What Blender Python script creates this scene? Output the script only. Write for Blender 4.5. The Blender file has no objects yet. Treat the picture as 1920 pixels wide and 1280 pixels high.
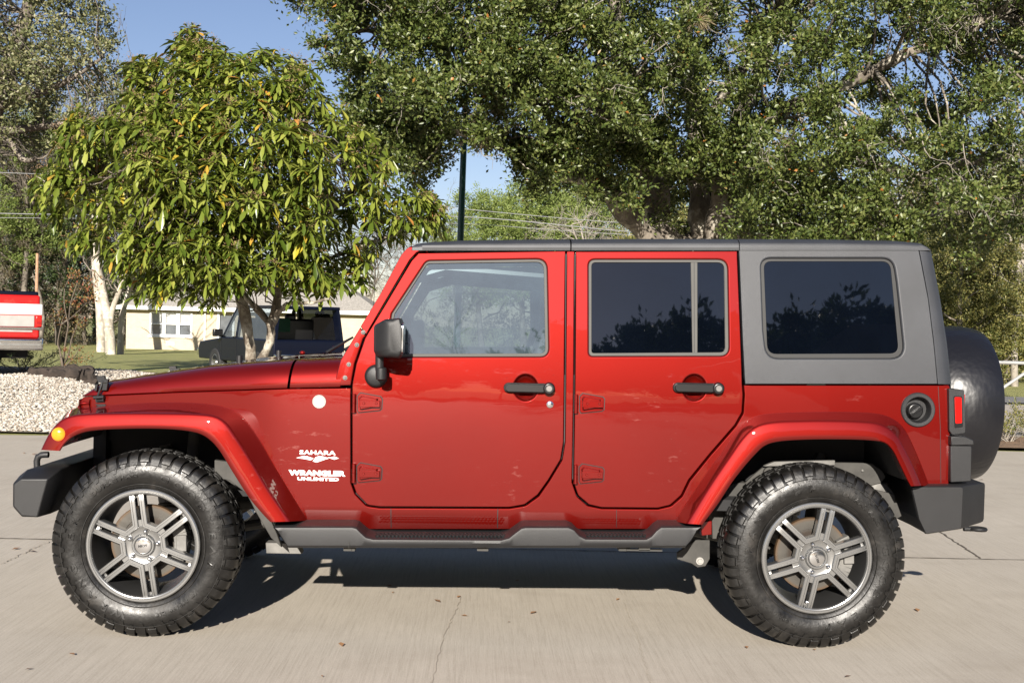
import bpy, bmesh, math, random
import numpy as np
from mathutils import Vector, Matrix
from mathutils.geometry import delaunay_2d_cdt

scene = bpy.context.scene
COL = scene.collection
# ------------------------------------------------------------------ camera
FPX = 2140.0
CAM = np.array([-0.0344, -4.965, 1.3986])
YAW, PITCH, ROLL = 0.02809, -0.01423, 0.02429
_F = np.array([math.sin(YAW)*math.cos(PITCH), math.cos(YAW)*math.cos(PITCH), math.sin(PITCH)])
_r = np.array([math.cos(YAW), -math.sin(YAW), 0.0]); _u = np.cross(_r, _F)
_R = _r*math.cos(ROLL) + _u*math.sin(ROLL)
_U = -_r*math.sin(ROLL) + _u*math.cos(ROLL)
cd = bpy.data.cameras.new('camera'); cam = bpy.data.objects.new('camera', cd); COL.objects.link(cam)
cd.sensor_width = 36.0; cd.lens = FPX/1920*36.0; cd.clip_start = 0.05; cd.clip_end = 2000
cam.matrix_world = Matrix(((_R[0], _U[0], -_F[0], CAM[0]), (_R[1], _U[1], -_F[1], CAM[1]), (_R[2], _U[2], -_F[2], CAM[2]), (0, 0, 0, 1)))
scene.camera = cam
# ------------------------------------------------------------------ sky, sun, exposure
SUN_DIR = Vector((0.13, 1.0, -0.40)).normalized()          # the way the light travels
SUN_EL = math.asin(-SUN_DIR.z); SUN_ROT = math.atan2(-SUN_DIR.x, -SUN_DIR.y)
world = bpy.data.worlds.new('World'); scene.world = world; world.use_nodes = True
nt = world.node_tree; nt.nodes.clear()
sky = nt.nodes.new('ShaderNodeTexSky'); sky.sky_type = 'NISHITA'; sky.sun_disc = False
sky.sun_elevation = SUN_EL; sky.sun_rotation = SUN_ROT; sky.altitude = 0; sky.air_density = 1.0; sky.dust_density = 0.25; sky.ozone_density = 2.5
bg = nt.nodes.new('ShaderNodeBackground'); bg.inputs['Strength'].default_value = 0.050
wo = nt.nodes.new('ShaderNodeOutputWorld')
tintn = nt.nodes.new('ShaderNodeMix'); tintn.data_type = 'RGBA'; tintn.blend_type = 'MULTIPLY'; tintn.inputs[0].default_value = 1.0; tintn.inputs[7].default_value = (1.13, 0.99, 1.05, 1)
nt.links.new(sky.outputs[0], tintn.inputs[6]); nt.links.new(tintn.outputs[2], bg.inputs[0]); nt.links.new(bg.outputs[0], wo.inputs[0])
sd = bpy.data.lights.new('sun', 'SUN'); sd.energy = 5.0; sd.angle = math.radians(0.5); sd.color = (1.0, 0.93, 0.83)
sun = bpy.data.objects.new('sun', sd); COL.objects.link(sun)
sun.rotation_mode = 'QUATERNION'; sun.rotation_quaternion = SUN_DIR.to_track_quat('-Z', 'Y'); sun.location = (-3, -25, 12)
scene.view_settings.view_transform = 'Standard'; scene.view_settings.look = 'None'
scene.view_settings.exposure = 1.10; scene.view_settings.gamma = 1.0
scene.cycles.max_bounces = 7; scene.cycles.transparent_max_bounces = 10
scene.cycles.caustics_reflective = False; scene.cycles.caustics_refractive = False

# ------------------------------------------------------------------ helpers
def ray(px, py):
    return _F*FPX + _R*(px-960) - _U*(py-640)
def P(px, py, Y):                     # where the sight line through a photo point meets the plane y = Y
    d = ray(px, py); t = (Y-CAM[1])/d[1]
    return CAM + d*t
def PD(px, py, d): return P(px, py, CAM[1]+d)
def proj(p):
    d = np.asarray(p)-CAM
    k = FPX/(d@_F)
    return np.stack([960+(d@_R)*k, 640-(d@_U)*k], -1)
def smooth01(t):
    t = np.clip(t, 0, 1); return t*t*(3-2*t)
def gz(x, y):                         # height of the ground
    x = np.asarray(x, float); y = np.asarray(y, float)
    far = -0.35*smooth01((y-24)/30)
    mound = 0.22*smooth01((y-9.0)/5.0)*smooth01((24-y)/5)*smooth01((-5.2-x)/3.0)
    return far + mound

ORG = {}
def tag(o, label=None, cat=None, group=None, kind=None):
    if label: o['label'] = label
    if cat: o['category'] = cat
    if group: o['group'] = group
    if kind: o['kind'] = kind
    return o
def empty(name, loc, label, cat, group=None, rz=0.0):
    o = bpy.data.objects.new(name, None); COL.objects.link(o); o.location = loc; o.rotation_euler = (0, 0, rz)
    o.empty_display_size = 0.2
    tag(o, label, cat, group); ORG[o.name] = np.array(loc, float); return o

class MB:
    def __init__(s): s.v = []; s.f = []; s.m = []; s.cur = 0
    def add(s, vs, fs, mi=None):
        b = len(s.v); s.v += [tuple(map(float, p)) for p in vs]
        for f in fs: s.f.append(tuple(b+i for i in f)); s.m.append(s.cur if mi is None else mi)
        return s
    def box(s, c, d, rz=0.0, ry=0.0, rx=0.0, mi=None):
        M = Matrix.Rotation(rz, 3, 'Z') @ Matrix.Rotation(ry, 3, 'Y') @ Matrix.Rotation(rx, 3, 'X')
        vs = []
        for sx in (-.5, .5):
            for sy in (-.5, .5):
                for sz in (-.5, .5):
                    w = M @ Vector((sx*d[0], sy*d[1], sz*d[2])); vs.append((c[0]+w.x, c[1]+w.y, c[2]+w.z))
        return s.add(vs, [(0, 1, 3, 2), (4, 6, 7, 5), (0, 4, 5, 1), (2, 3, 7, 6), (0, 2, 6, 4), (1, 5, 7, 3)], mi)
    def prism(s, poly, y0, y1, axis='y', mi=None):
        n = len(poly)
        A = sum(poly[i][0]*poly[(i+1) % n][1]-poly[(i+1) % n][0]*poly[i][1] for i in range(n))
        if (A < 0): poly = poly[::-1]
        def mk(p, y):
            if axis == 'y': return (p[0], y, p[1])
            if axis == 'x': return (y, p[0], p[1])
            return (p[0], p[1], y)
        vs = [mk(p, y0) for p in poly]+[mk(p, y1) for p in poly]
        fs = [tuple(range(n)), tuple(range(2*n-1, n-1, -1))]+[(i, i+n, (i+1) % n+n, (i+1) % n) for i in range(n)]
        if axis == 'y' : fs = fs
        else: fs = [f[::-1] for f in fs]
        if y1 < y0: fs = [f[::-1] for f in fs]
        return s.add(vs, fs, mi)
    def loft(s, rings, closed=True, caps=True, mi=None, flip=False):
        n = len(rings[0]); vs = [p for r in rings for p in r]; fs = []
        for i in range(len(rings)-1):
            for j in range(n if closed else n-1):
                a, b = i*n+j, i*n+(j+1) % n
                fs.append((a, b, b+n, a+n))
        if caps and closed:
            fs.append(tuple(range(n-1, -1, -1))); fs.append(tuple((len(rings)-1)*n+j for j in range(n)))
        if flip: fs = [f[::-1] for f in fs]
        return s.add(vs, fs, mi)
    def lathe(s, prof, n=48, c=(0, 0, 0), axis='y', mi=None, a0=0.0, a1=2*math.pi):
        full = abs(a1-a0-2*math.pi) < 1e-6; k = n if full else n+1; rings = []
        for i in range(k):
            a = a0+(a1-a0)*i/n; ca, sa = math.cos(a), math.sin(a)
            if axis == 'y': rings.append([(c[0]+r*sa, c[1]+h, c[2]+r*ca) for r, h in prof])
            elif axis == 'z': rings.append([(c[0]+r*ca, c[1]+r*sa, c[2]+h) for r, h in prof])
            else: rings.append([(c[0]+h, c[1]+r*ca, c[2]+r*sa) for r, h in prof])
        m = len(prof); vs = [p for r in rings for p in r]; fs = []
        for i in range(n):
            i2 = (i+1) % k
            for j in range(m-1): fs.append((i*m+j, i*m+j+1, i2*m+j+1, i2*m+j))
        return s.add(vs, fs, mi)
    def tube(s, path, r, n=8, mi=None, caps=True):
        path = [Vector(p) for p in path]; L = len(path)
        rs = r if hasattr(r, '__len__') else [r]*L
        rings = []; nrm = None
        for i, p in enumerate(path):
            t = (path[min(i+1, L-1)]-path[max(i-1, 0)]).normalized()
            if nrm is None:
                nrm = t.orthogonal().normalized()
            nrm = (nrm-t*nrm.dot(t))
            nrm = nrm.normalized() if nrm.length > 1e-6 else t.orthogonal().normalized()
            b = t.cross(nrm)
            rings.append([tuple(p+(nrm*math.cos(2*math.pi*k/n)+b*math.sin(2*math.pi*k/n))*rs[i]) for k in range(n)])
        return s.loft(rings, True, caps, mi)
    def cyl(s, a, b, r, n=20, r2=None, mi=None):
        return s.tube([a, b], [r, r if r2 is None else r2], n, mi)
    def ball(s, c, r, n=12, sc=(1, 1, 1), mi=None):
        prof = [(max(1e-4, math.sin(math.pi*i/(n//2+2))), -math.cos(math.pi*i/(n//2+2))) for i in range(n//2+3)]
        b = len(s.v); s.lathe([(p[0]*r, p[1]*r) for p in prof], n, (0, 0, 0), 'z', mi)
        for i in range(b, len(s.v)):
            x, y, z = s.v[i]; s.v[i] = (c[0]+x*sc[0], c[1]+y*sc[1], c[2]+z*sc[2])
        return s
    def mirrored(s, yc):
        o = MB(); o.v = [(x, 2*yc-y, z) for x, y, z in s.v]; o.f = [f[::-1] for f in s.f]; o.m = list(s.m); return o
    def xform(s, M):
        o = MB(); o.v = [tuple(M @ Vector(p)) for p in s.v]; o.f = list(s.f); o.m = list(s.m); return o
    def merge(s, o):
        b = len(s.v); s.v += o.v; s.f += [tuple(b+i for i in f) for f in o.f]; s.m += o.m; return s
    def build(s, name, mats, parent=None, origin=None, local=False, smooth=35, bevel=0.0, seg=2, weld=0.0, label=None, fixn=False, solid=0.0, surfn=None):
        if not isinstance(mats, (list, tuple)): mats = [mats]
        po = ORG[parent.name] if parent is not None else np.zeros(3)
        org = po if origin is None else np.array(origin, float)
        me = bpy.data.meshes.new(name)
        vs = s.v if local else [(x-org[0], y-org[1], z-org[2]) for x, y, z in s.v]
        me.from_pydata(vs, [], s.f)
        for m in mats: me.materials.append(m)
        me.polygons.foreach_set('material_index', s.m)
        if weld > 0 or fixn:
            bm = bmesh.new(); bm.from_mesh(me)
            if weld > 0: bmesh.ops.remove_doubles(bm, verts=bm.verts, dist=weld)
            if fixn: bmesh.ops.recalc_face_normals(bm, faces=bm.faces)
            bm.to_mesh(me); bm.free()
        if smooth:
            me.polygons.foreach_set('use_smooth', [True]*len(me.polygons))
            me.set_sharp_from_angle(angle=math.radians(smooth))
        me.validate()
        if surfn is not None:
            me.polygons.foreach_set('use_smooth', [True]*len(me.polygons)); nv = len(me.vertices)
            co = np.empty(nv*3, np.float32); me.vertices.foreach_get('co', co); co = co.reshape(-1, 3).astype(float)+org
            nn = np.empty(nv*3, np.float32); me.vertex_normals.foreach_get('vector', nn); nn = nn.reshape(-1, 3).astype(float)
            e = 2e-3
            for sgn in (1, -1):
                yy = co[:, 1] if sgn > 0 else 2*YC-co[:, 1]; k = np.abs(yy-S(co[:, 0], co[:, 2])-surfn) < 2.5e-4
                dx = (S(co[:, 0]+e, co[:, 2])-S(co[:, 0]-e, co[:, 2]))/(2*e); dz = (S(co[:, 0], co[:, 2]+e)-S(co[:, 0], co[:, 2]-e))/(2*e)
                q = np.stack([dx, -np.ones(nv), dz], -1); q /= np.linalg.norm(q, axis=1, keepdims=True); q[:, 1] *= sgn; nn[k] = q[k]
            me.normals_split_custom_set_from_vertices([tuple(v) for v in nn])
        o = bpy.data.objects.new(name, me); COL.objects.link(o)
        if parent is not None: o.parent = parent
        o.location = tuple(org-po); ORG[o.name] = org
        if bevel:
            b = o.modifiers.new('bevel', 'BEVEL'); b.width = bevel; b.segments = seg; b.limit_method = 'ANGLE'; b.angle_limit = math.radians(35)
        if solid:
            b = o.modifiers.new('solid', 'SOLIDIFY'); b.thickness = solid; b.offset = 0
        if label: o['label'] = label
        return o

def fast_mesh(name, V, F, mat, smooth=False):
    """V (n,3), F (m,k) arrays -> mesh datablock"""
    me = bpy.data.meshes.new(name); n, (m, k) = len(V), F.shape
    me.vertices.add(n); me.vertices.foreach_set('co', np.ascontiguousarray(V, np.float32).ravel())
    me.loops.add(m*k); me.loops.foreach_set('vertex_index', F.astype(np.int32).ravel())
    me.polygons.add(m); me.polygons.foreach_set('loop_start', np.arange(0, m*k, k, dtype=np.int32))
    me.update(calc_edges=True)
    if smooth: me.polygons.foreach_set('use_smooth', [True]*m)
    for mm in (mat if isinstance(mat, (list, tuple)) else [mat]): me.materials.append(mm)
    me.validate(); return me
def link_mesh(name, me, parent=None, loc=(0, 0, 0)):
    o = bpy.data.objects.new(name, me); COL.objects.link(o); o.parent = parent; o.location = loc; ORG[o.name] = np.array(loc, float)
    if parent is not None: ORG[o.name] = ORG[parent.name]
    return o

# ------------------------------------------------------------------ materials
def newmat(name):
    m = bpy.data.materials.new(name); m.use_nodes = True; t = m.node_tree
    return m, t, t.nodes['Principled BSDF']
def N(t, kind, **kw):
    n = t.nodes.new(kind)
    for k, v in kw.items():
        if k.startswith('i_'): n.inputs[k[2:].replace('_', ' ')].default_value = v
        else: setattr(n, k, v)
    return n
def ramp(t, fac, stops):
    r = t.nodes.new('ShaderNodeValToRGB'); e = r.color_ramp.elements
    while len(e) < len(stops): e.new(0.5)
    for el, (p, c) in zip(e, stops): el.position = p; el.color = (*c, 1) if len(c) == 3 else c
    t.links.new(fac, r.inputs[0]); return r.outputs[0]
def noise(t, scale, detail=4, rough=0.55, vec=None, stretch=None):
    n = t.nodes.new('ShaderNodeTexNoise'); n.inputs['Scale'].default_value = scale; n.inputs['Detail'].default_value = detail; n.inputs['Roughness'].default_value = rough
    if vec is None:
        tc = t.nodes.new('ShaderNodeTexCoord'); vec = tc.outputs['Object']
    if stretch:
        mp = t.nodes.new('ShaderNodeMapping'); mp.inputs['Scale'].default_value = stretch; t.links.new(vec, mp.inputs[0]); vec = mp.outputs[0]
    t.links.new(vec, n.inputs['Vector']); return n.outputs['Fac']
def bump(t, b, h, strength, dist=0.01, prev=None):
    n = t.nodes.new('ShaderNodeBump'); n.inputs['Strength'].default_value = strength; n.inputs['Distance'].default_value = dist
    t.links.new(h, n.inputs['Height'])
    if prev: t.links.new(prev, n.inputs['Normal'])
    t.links.new(n.outputs[0], b.inputs['Normal']); return n.outputs[0]
def mixc(t, fac, a, b):
    n = t.nodes.new('ShaderNodeMix'); n.data_type = 'RGBA'
    for s, v in ((n.inputs[0], fac), (n.inputs[6], a), (n.inputs[7], b)):
        if hasattr(v, 'links'): t.links.new(v, s)
        elif isinstance(v, (int, float)): s.default_value = v
        else: s.default_value = (*v, 1)
    return n.outputs[2]
def simple(name, col, rough=0.5, metal=0.0, var=0.12, scale=6.0, bmp=0.0, bscale=300, coat=0.0, spec=0.5):
    m, t, b = newmat(name)
    c = np.array(col)
    f = noise(t, scale, 5, 0.6)
    t.links.new(ramp(t, f, [(0.3, tuple(c*(1-var))), (0.7, tuple(np.minimum(1, c*(1+var))))]), b.inputs['Base Color'])
    b.inputs['Roughness'].default_value = rough; b.inputs['Metallic'].default_value = metal
    b.inputs['Coat Weight'].default_value = coat; b.inputs['Coat Roughness'].default_value = 0.04; b.inputs['Specular IOR Level'].default_value = spec
    if bmp: bump(t, b, noise(t, bscale, 2, 0.5), bmp, 0.002)
    return m

def paint_mat(name, col, metal=0.3, flake=True):
    m, t, b = newmat(name)
    c = np.array(col)
    big = noise(t, 1.3, 3, 0.5); fine = noise(t, 900, 1, 0.5)
    base = ramp(t, big, [(0.3, tuple(c*0.93)), (0.7, tuple(np.minimum(1, c*1.07)))])
    # scuffs: short pale wisps in a few patches
    sc = noise(t, 10, 6, 0.7, stretch=(1.0, 1.0, 3.2)); patch = noise(t, 2.1, 2, 0.5)
    f1 = ramp(t, sc, [(0.60, (0, 0, 0)), (0.72, (1, 1, 1))]); f2 = ramp(t, patch, [(0.56, (0, 0, 0)), (0.68, (1, 1, 1))])
    mu = N(t, 'ShaderNodeMath', operation='MULTIPLY'); t.links.new(f1, mu.inputs[0]); t.links.new(f2, mu.inputs[1])
    mu2 = N(t, 'ShaderNodeMath', operation='MULTIPLY'); t.links.new(mu.outputs[0], mu2.inputs[0]); mu2.inputs[1].default_value = 0.15
    base = mixc(t, mu2.outputs[0], base, (0.62, 0.34, 0.30))
    t.links.new(base, b.inputs['Base Color'])
    b.inputs['Metallic'].default_value = metal; b.inputs['Roughness'].default_value = 0.48; b.inputs['Specular IOR Level'].default_value = 0.12
    b.inputs['Coat Weight'].default_value = 1.0; b.inputs['Coat IOR'].default_value = 1.45
    rr = ramp(t, noise(t, 4, 5, 0.7), [(0.35, (0.006, 0.006, 0.006)), (0.75, (0.03, 0.03, 0.03))]); t.links.new(rr, b.inputs['Coat Roughness'])
    nb = N(t, 'ShaderNodeBump'); nb.inputs['Strength'].default_value = 0.22; nb.inputs['Distance'].default_value = 0.006
    t.links.new(noise(t, 5.0, 2, 0.4), nb.inputs['Height']); t.links.new(nb.outputs[0], b.inputs['Coat Normal'])
    return m

def glass_mat(name, tint, dust_haze=0.0, refl=1.0, dust_haze_col=(0.6, 0.65, 0.66)):  # diffuse film: dust, and painted sky haze where its colour is blue
    m = bpy.data.materials.new(name); m.use_nodes = True; t = m.node_tree; t.nodes.clear()
    out = t.nodes.new('ShaderNodeOutputMaterial'); tr = N(t, 'ShaderNodeBsdfTransparent'); tr.inputs[0].default_value = (*tint, 1)
    gl = N(t, 'ShaderNodeBsdfGlossy'); gl.inputs['Roughness'].default_value = 0.015
    df = N(t, 'ShaderNodeBsdfDiffuse'); df.inputs[0].default_value = (*dust_haze_col, 1)
    fr = N(t, 'ShaderNodeFresnel'); fr.inputs[0].default_value = 1.52
    mul = N(t, 'ShaderNodeMath', operation='MULTIPLY'); mul.inputs[1].default_value = refl; t.links.new(fr.outputs[0], mul.inputs[0])
    mx = t.nodes.new('ShaderNodeMixShader'); t.links.new(mul.outputs[0], mx.inputs[0]); t.links.new(tr.outputs[0], mx.inputs[1]); t.links.new(gl.outputs[0], mx.inputs[2])
    if dust_haze > 0:
        f = noise(t, 3.5, 5, 0.65)
        r = ramp(t, f, [(0.25, (dust_haze*0.6,)*3), (0.75, (dust_haze*1.3,)*3)])
        m2 = t.nodes.new('ShaderNodeMixShader'); t.links.new(r, m2.inputs[0]); t.links.new(mx.outputs[0], m2.inputs[1]); t.links.new(df.outputs[0], m2.inputs[2]); mx = m2
    t.links.new(mx.outputs[0], out.inputs[0]); return m

def leaf_mat(name, cols, rough=0.42, trans=0.25, odd=None, spec=0.5):
    """one colour per leaf: cols = list of stops, odd = (share, colour stops) of yellowed leaves"""
    m = bpy.data.materials.new(name); m.use_nodes = True; t = m.node_tree; b = t.nodes['Principled BSDF']; out = t.nodes['Material Output']
    g = t.nodes.new('ShaderNodeNewGeometry'); rnd = g.outputs['Random Per Island']
    stops = list(cols)
    n = len(stops); share = odd[0] if odd else 0.0
    st = [((1-share)*i/(n-1) if n > 1 else 0, c) for i, c in enumerate(stops)]
    if odd: st += [((1-share)+0.004, odd[1][0]), (1.0, odd[1][-1])]
    c = ramp(t, rnd, st)
    t.links.new(c, b.inputs['Base Color']); b.inputs['Roughness'].default_value = rough; b.inputs['Specular IOR Level'].default_value = spec
    tl = t.nodes.new('ShaderNodeBsdfTranslucent'); t.links.new(c, tl.inputs[0])
    mx = t.nodes.new('ShaderNodeMixShader'); mx.inputs[0].default_value = trans
    t.links.new(b.outputs[0], mx.inputs[1]); t.links.new(tl.outputs[0], mx.inputs[2]); t.links.new(mx.outputs[0], out.inputs[0])
    return m

def bark_mat(name, a, b_, c, scale=9, strength=0.8):
    m, t, b = newmat(name)
    f = noise(t, scale, 8, 0.65, stretch=(1, 1, 0.35)); l = noise(t, 3.0, 5, 0.7)
    c1 = ramp(t, f, [(0.3, a), (0.6, b_)]); lm = ramp(t, l, [(0.50, (0, 0, 0)), (0.62, (1, 1, 1))])
    t.links.new(mixc(t, lm, c1, c), b.inputs['Base Color']); b.inputs['Roughness'].default_value = 0.9
    bump(t, b, f, strength, 0.03); return m

M = {}
M['paint'] = paint_mat('red_paint', (0.134, 0.0030, 0.0012), 0.60)
M['paint_dark'] = simple('dark_inner', (0.012, 0.012, 0.013), 0.8)
M['plastic'] = simple('black_plastic', (0.009, 0.009, 0.0098), 0.50, var=0.15, scale=12, bmp=0.25, bscale=700)
M['satin'] = simple('satin_black', (0.006, 0.006, 0.0065), 0.32)
M['step'] = simple('grey_plastic', (0.0125, 0.0125, 0.0135), 0.48, var=0.2, scale=9, bmp=0.3, bscale=500)
M['hardtop'] = simple('hardtop_grey', (0.026, 0.028, 0.033), 0.50, var=0.2, scale=4.5, bmp=0.35, bscale=420)
M['trim'] = simple('grey_trim', (0.075, 0.073, 0.068), 0.6, 0.0, var=0.08, spec=0.25)
M['lightgrey'] = simple('light_grey_metal', (0.34, 0.33, 0.31), 0.4, 0.3, var=0.1)
M['rubber'] = simple('seal_rubber', (0.012, 0.012, 0.012), 0.6)
M['rim'] = simple('alloy_grey', (0.33, 0.33, 0.325), 0.27, 0.85, var=0.05)
M['rimdark'] = simple('alloy_dark', (0.05, 0.05, 0.05), 0.4, 0.6, var=0.1)
M['chrome'] = simple('chrome', (0.75, 0.75, 0.75), 0.16, 1.0, var=0.03)
M['steel'] = simple('dull_steel', (0.16, 0.155, 0.145), 0.6, 0.3, var=0.25, scale=14)
M['understeel'] = simple('chassis_grey', (0.042, 0.040, 0.036), 0.72, 0.0, var=0.35, scale=10)
M['glass'] = glass_mat('clear_glass', (0.50, 0.58, 0.60), 0.085, 4.2, (0.38, 0.54, 0.64))  # bluish film: dust plus sky reflection put into the colour
M['tint'] = glass_mat('tinted_glass', (0.014, 0.015, 0.018), 0.010, 1.9, (0.12, 0.20, 0.40))  # blue film colour imitates sky reflected in the rear panes
M['amber'] = simple('amber_lens', (0.85, 0.27, 0.01), 0.18, coat=1)
M['redlens'] = simple('red_lens', (0.55, 0.008, 0.006), 0.15, coat=1)
M['white'] = simple('white_decal', (0.86, 0.84, 0.78), 0.5, var=0.03)
M['seat'] = simple('seat_cloth', (0.13, 0.125, 0.115), 0.85, bmp=0.3)
M['interior'] = simple('interior_grey', (0.04, 0.04, 0.042), 0.7)
def tyre_material():
    m, t, b = newmat('tyre_rubber')
    f = noise(t, 9, 6, 0.7); g = noise(t, 60, 3, 0.6)
    t.links.new(ramp(t, f, [(0.32, (0.0035, 0.0033, 0.0032)), (0.56, (0.0075, 0.0068, 0.006)), (0.78, (0.035, 0.030, 0.025))]), b.inputs['Base Color'])
    t.links.new(ramp(t, f, [(0.3, (0.24,)*3), (0.65, (0.55,)*3)]), b.inputs['Roughness'])
    b.inputs['Specular IOR Level'].default_value = 0.5
    bump(t, b, g, 0.25, 0.004); return m
M['tyre'] = tyre_material()
def disc_material():
    m, t, b = newmat('brake_disc_steel')
    tc = t.nodes.new('ShaderNodeTexCoord')
    sep = t.nodes.new('ShaderNodeSeparateXYZ'); t.links.new(tc.outputs['Object'], sep.inputs[0])
    x2 = N(t, 'ShaderNodeMath', operation='MULTIPLY'); t.links.new(sep.outputs[0], x2.inputs[0]); t.links.new(sep.outputs[0], x2.inputs[1])
    z2 = N(t, 'ShaderNodeMath', operation='MULTIPLY'); t.links.new(sep.outputs[2], z2.inputs[0]); t.links.new(sep.outputs[2], z2.inputs[1])
    a = N(t, 'ShaderNodeMath', operation='ADD'); t.links.new(x2.outputs[0], a.inputs[0]); t.links.new(z2.outputs[0], a.inputs[1])
    s = N(t, 'ShaderNodeMath', operation='SQRT'); t.links.new(a.outputs[0], s.inputs[0])
    mul = N(t, 'ShaderNodeMath', operation='MULTIPLY'); t.links.new(s.outputs[0], mul.inputs[0]); mul.inputs[1].default_value = 5.0
    c = ramp(t, mul.outputs[0], [(0.50, (0.035, 0.025, 0.018)), (0.58, (0.055, 0.05, 0.043)), (0.74, (0.075, 0.068, 0.058)), (0.81, (0.09, 0.055, 0.03))])
    t.links.new(c, b.inputs['Base Color']); b.inputs['Metallic'].default_value = 0.4; b.inputs['Roughness'].default_value = 0.5; return m
M['disc'] = disc_material()
def cover_material():
    m, t, b = newmat('vinyl_cover')
    b.inputs['Base Color'].default_value = (0.007, 0.007, 0.009, 1); b.inputs['Roughness'].default_value = 0.34
    n1 = bump(t, b, noise(t, 3.2, 4, 0.6, stretch=(1.0, 2.0, 0.6)), 0.5, 0.03); bump(t, b, noise(t, 14, 3, 0.6), 0.25, 0.006, n1); return m
M['cover'] = cover_material()
# ------------------------------------------------------------------ the setting: ground, drive, gravel, lawn
def concrete():
    m, t, b = newmat('broomed_concrete')
    broom = noise(t, 1.0, 4, 0.75, stretch=(75, 1.6, 1)); broom2 = noise(t, 1.0, 3, 0.7, stretch=(190, 5, 1))
    big = noise(t, 0.45, 6, 0.62); mid = noise(t, 3.0, 6, 0.7); sp = noise(t, 130, 2, 0.6)
    c = ramp(t, big, [(0.28, (0.335, 0.285, 0.216)), (0.52, (0.425, 0.368, 0.286)), (0.74, (0.50, 0.438, 0.348))])
    c = mixc(t, 0.35, c, ramp(t, mid, [(0.3, (0.30, 0.272, 0.232)), (0.7, (0.50, 0.46, 0.40))]))
    c = mixc(t, 0.30, c, ramp(t, broom, [(0.30, (0.20, 0.18, 0.15)), (0.55, (0.46, 0.42, 0.37))]))
    c = mixc(t, 0.14, c, ramp(t, broom2, [(0.30, (0.18, 0.16, 0.14)), (0.6, (0.52, 0.48, 0.42))]))
    c = mixc(t, 0.10, c, ramp(t, sp, [(0.35, (0.12, 0.10, 0.08)), (0.6, (0.6, 0.56, 0.5))]))
    st = noise(t, 0.9, 4, 0.6, stretch=(0.7, 1.6, 1)); sm = ramp(t, st, [(0.54, (0, 0, 0)), (0.78, (0.38, 0.38, 0.38))])
    c = mixc(t, sm, c, (0.24, 0.20, 0.155))
    t.links.new(c, b.inputs['Base Color']); b.inputs['Roughness'].default_value = 0.82; b.inputs['Specular IOR Level'].default_value = 0.3
    n1 = bump(t, b, broom, 0.35, 0.004); n2 = bump(t, b, broom2, 0.25, 0.002, n1); bump(t, b, mid, 0.15, 0.01, n2)
    return m
def grass_mat():
    m, t, b = newmat('lawn_grass')
    a = noise(t, 0.35, 4, 0.6); f = noise(t, 60, 4, 0.7); s = noise(t, 3.0, 4, 0.6, stretch=(0.5, 2.2, 1))
    c = ramp(t, a, [(0.3, (0.25, 0.26, 0.065)), (0.7, (0.40, 0.36, 0.13))])
    c = mixc(t, 0.4, c, ramp(t, s, [(0.35, (0.15, 0.18, 0.04)), (0.65, (0.38, 0.35, 0.14))]))
    c = mixc(t, 0.25, c, ramp(t, f, [(0.35, (0.05, 0.08, 0.015)), (0.65, (0.32, 0.34, 0.11))]))
    t.links.new(c, b.inputs['Base Color']); b.inputs['Roughness'].default_value = 0.95
    bump(t, b, f, 0.8, 0.04); return m
def soil_mat():
    m, t, b = newmat('soil'); f = noise(t, 14, 6, 0.7)
    t.links.new(ramp(t, f, [(0.3, (0.10, 0.06, 0.035)), (0.7, (0.30, 0.19, 0.11))]), b.inputs['Base Color']); b.inputs['Roughness'].default_value = 1
    bump(t, b, f, 0.8, 0.04); return m
M['concrete'] = concrete(); M['grass'] = grass_mat(); M['soil'] = soil_mat()
M['gravelbase'] = simple('gravel_base', (0.40, 0.36, 0.30), 0.9, var=0.4, scale=28, bmp=0.9, bscale=60)
M['stone'] = leaf_mat('pale_stone', [(0.30, 0.25, 0.19), (0.44, 0.40, 0.34), (0.58, 0.55, 0.49), (0.20, 0.155, 0.11), (0.50, 0.46, 0.40)], 0.8, 0.0)
M['path'] = simple('path_asphalt', (0.17, 0.165, 0.16), 0.85, var=0.2, scale=8)

def sheet(name, xs, ys, mat, dz, kind='structure', poly=None):
    X, Y = np.meshgrid(xs, ys, indexing='ij'); Z = gz(X, Y)+dz
    V = np.stack([X, Y, Z], -1).reshape(-1, 3); nx, ny = len(xs), len(ys)
    i = np.arange(nx-1)[:, None]*ny+np.arange(ny-1)[None]
    F = np.stack([i, i+ny, i+ny+1, i+1], -1).reshape(-1, 4)
    if poly is not None:
        c = V[F].mean(1); k = inpoly(c[:, 0], c[:, 1], poly); F = F[k]
        used = np.unique(F); remap = -np.ones(len(V), int); remap[used] = np.arange(len(used)); V = V[used]; F = remap[F]
    o = link_mesh(name, fast_mesh(name, V, F, mat, True)); tag(o, kind=kind); return o
def inpoly(x, y, poly):
    x = np.asarray(x); y = np.asarray(y); ins = np.zeros(x.shape, bool); n = len(poly)
    for i in range(n):
        x1, y1 = poly[i]; x2, y2 = poly[(i+1) % n]
        cnd = ((y1 > y) != (y2 > y)) & (x < (x2-x1)*(y-y1)/((y2-y1) if y2 != y1 else 1e-9)+x1)
        ins ^= cnd
    return ins
def G(px, d, dz=0.0):                 # a point of the ground at column px, d metres ahead of the camera
    p = PD(px, 640, d); return np.array([p[0], p[1], float(gz(p[0], p[1]))+dz])

_xs = np.concatenate([np.linspace(-400, -60, 18), np.linspace(-50, 50, 101), np.linspace(60, 400, 18)])
_ys = np.concatenate([np.linspace(-300, -50, 12), np.linspace(-45, 80, 126), np.linspace(90, 600, 20)])
sheet('ground', _xs, _ys, M['grass'], -0.02)
DRIVE_FAR = 8.55
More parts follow.
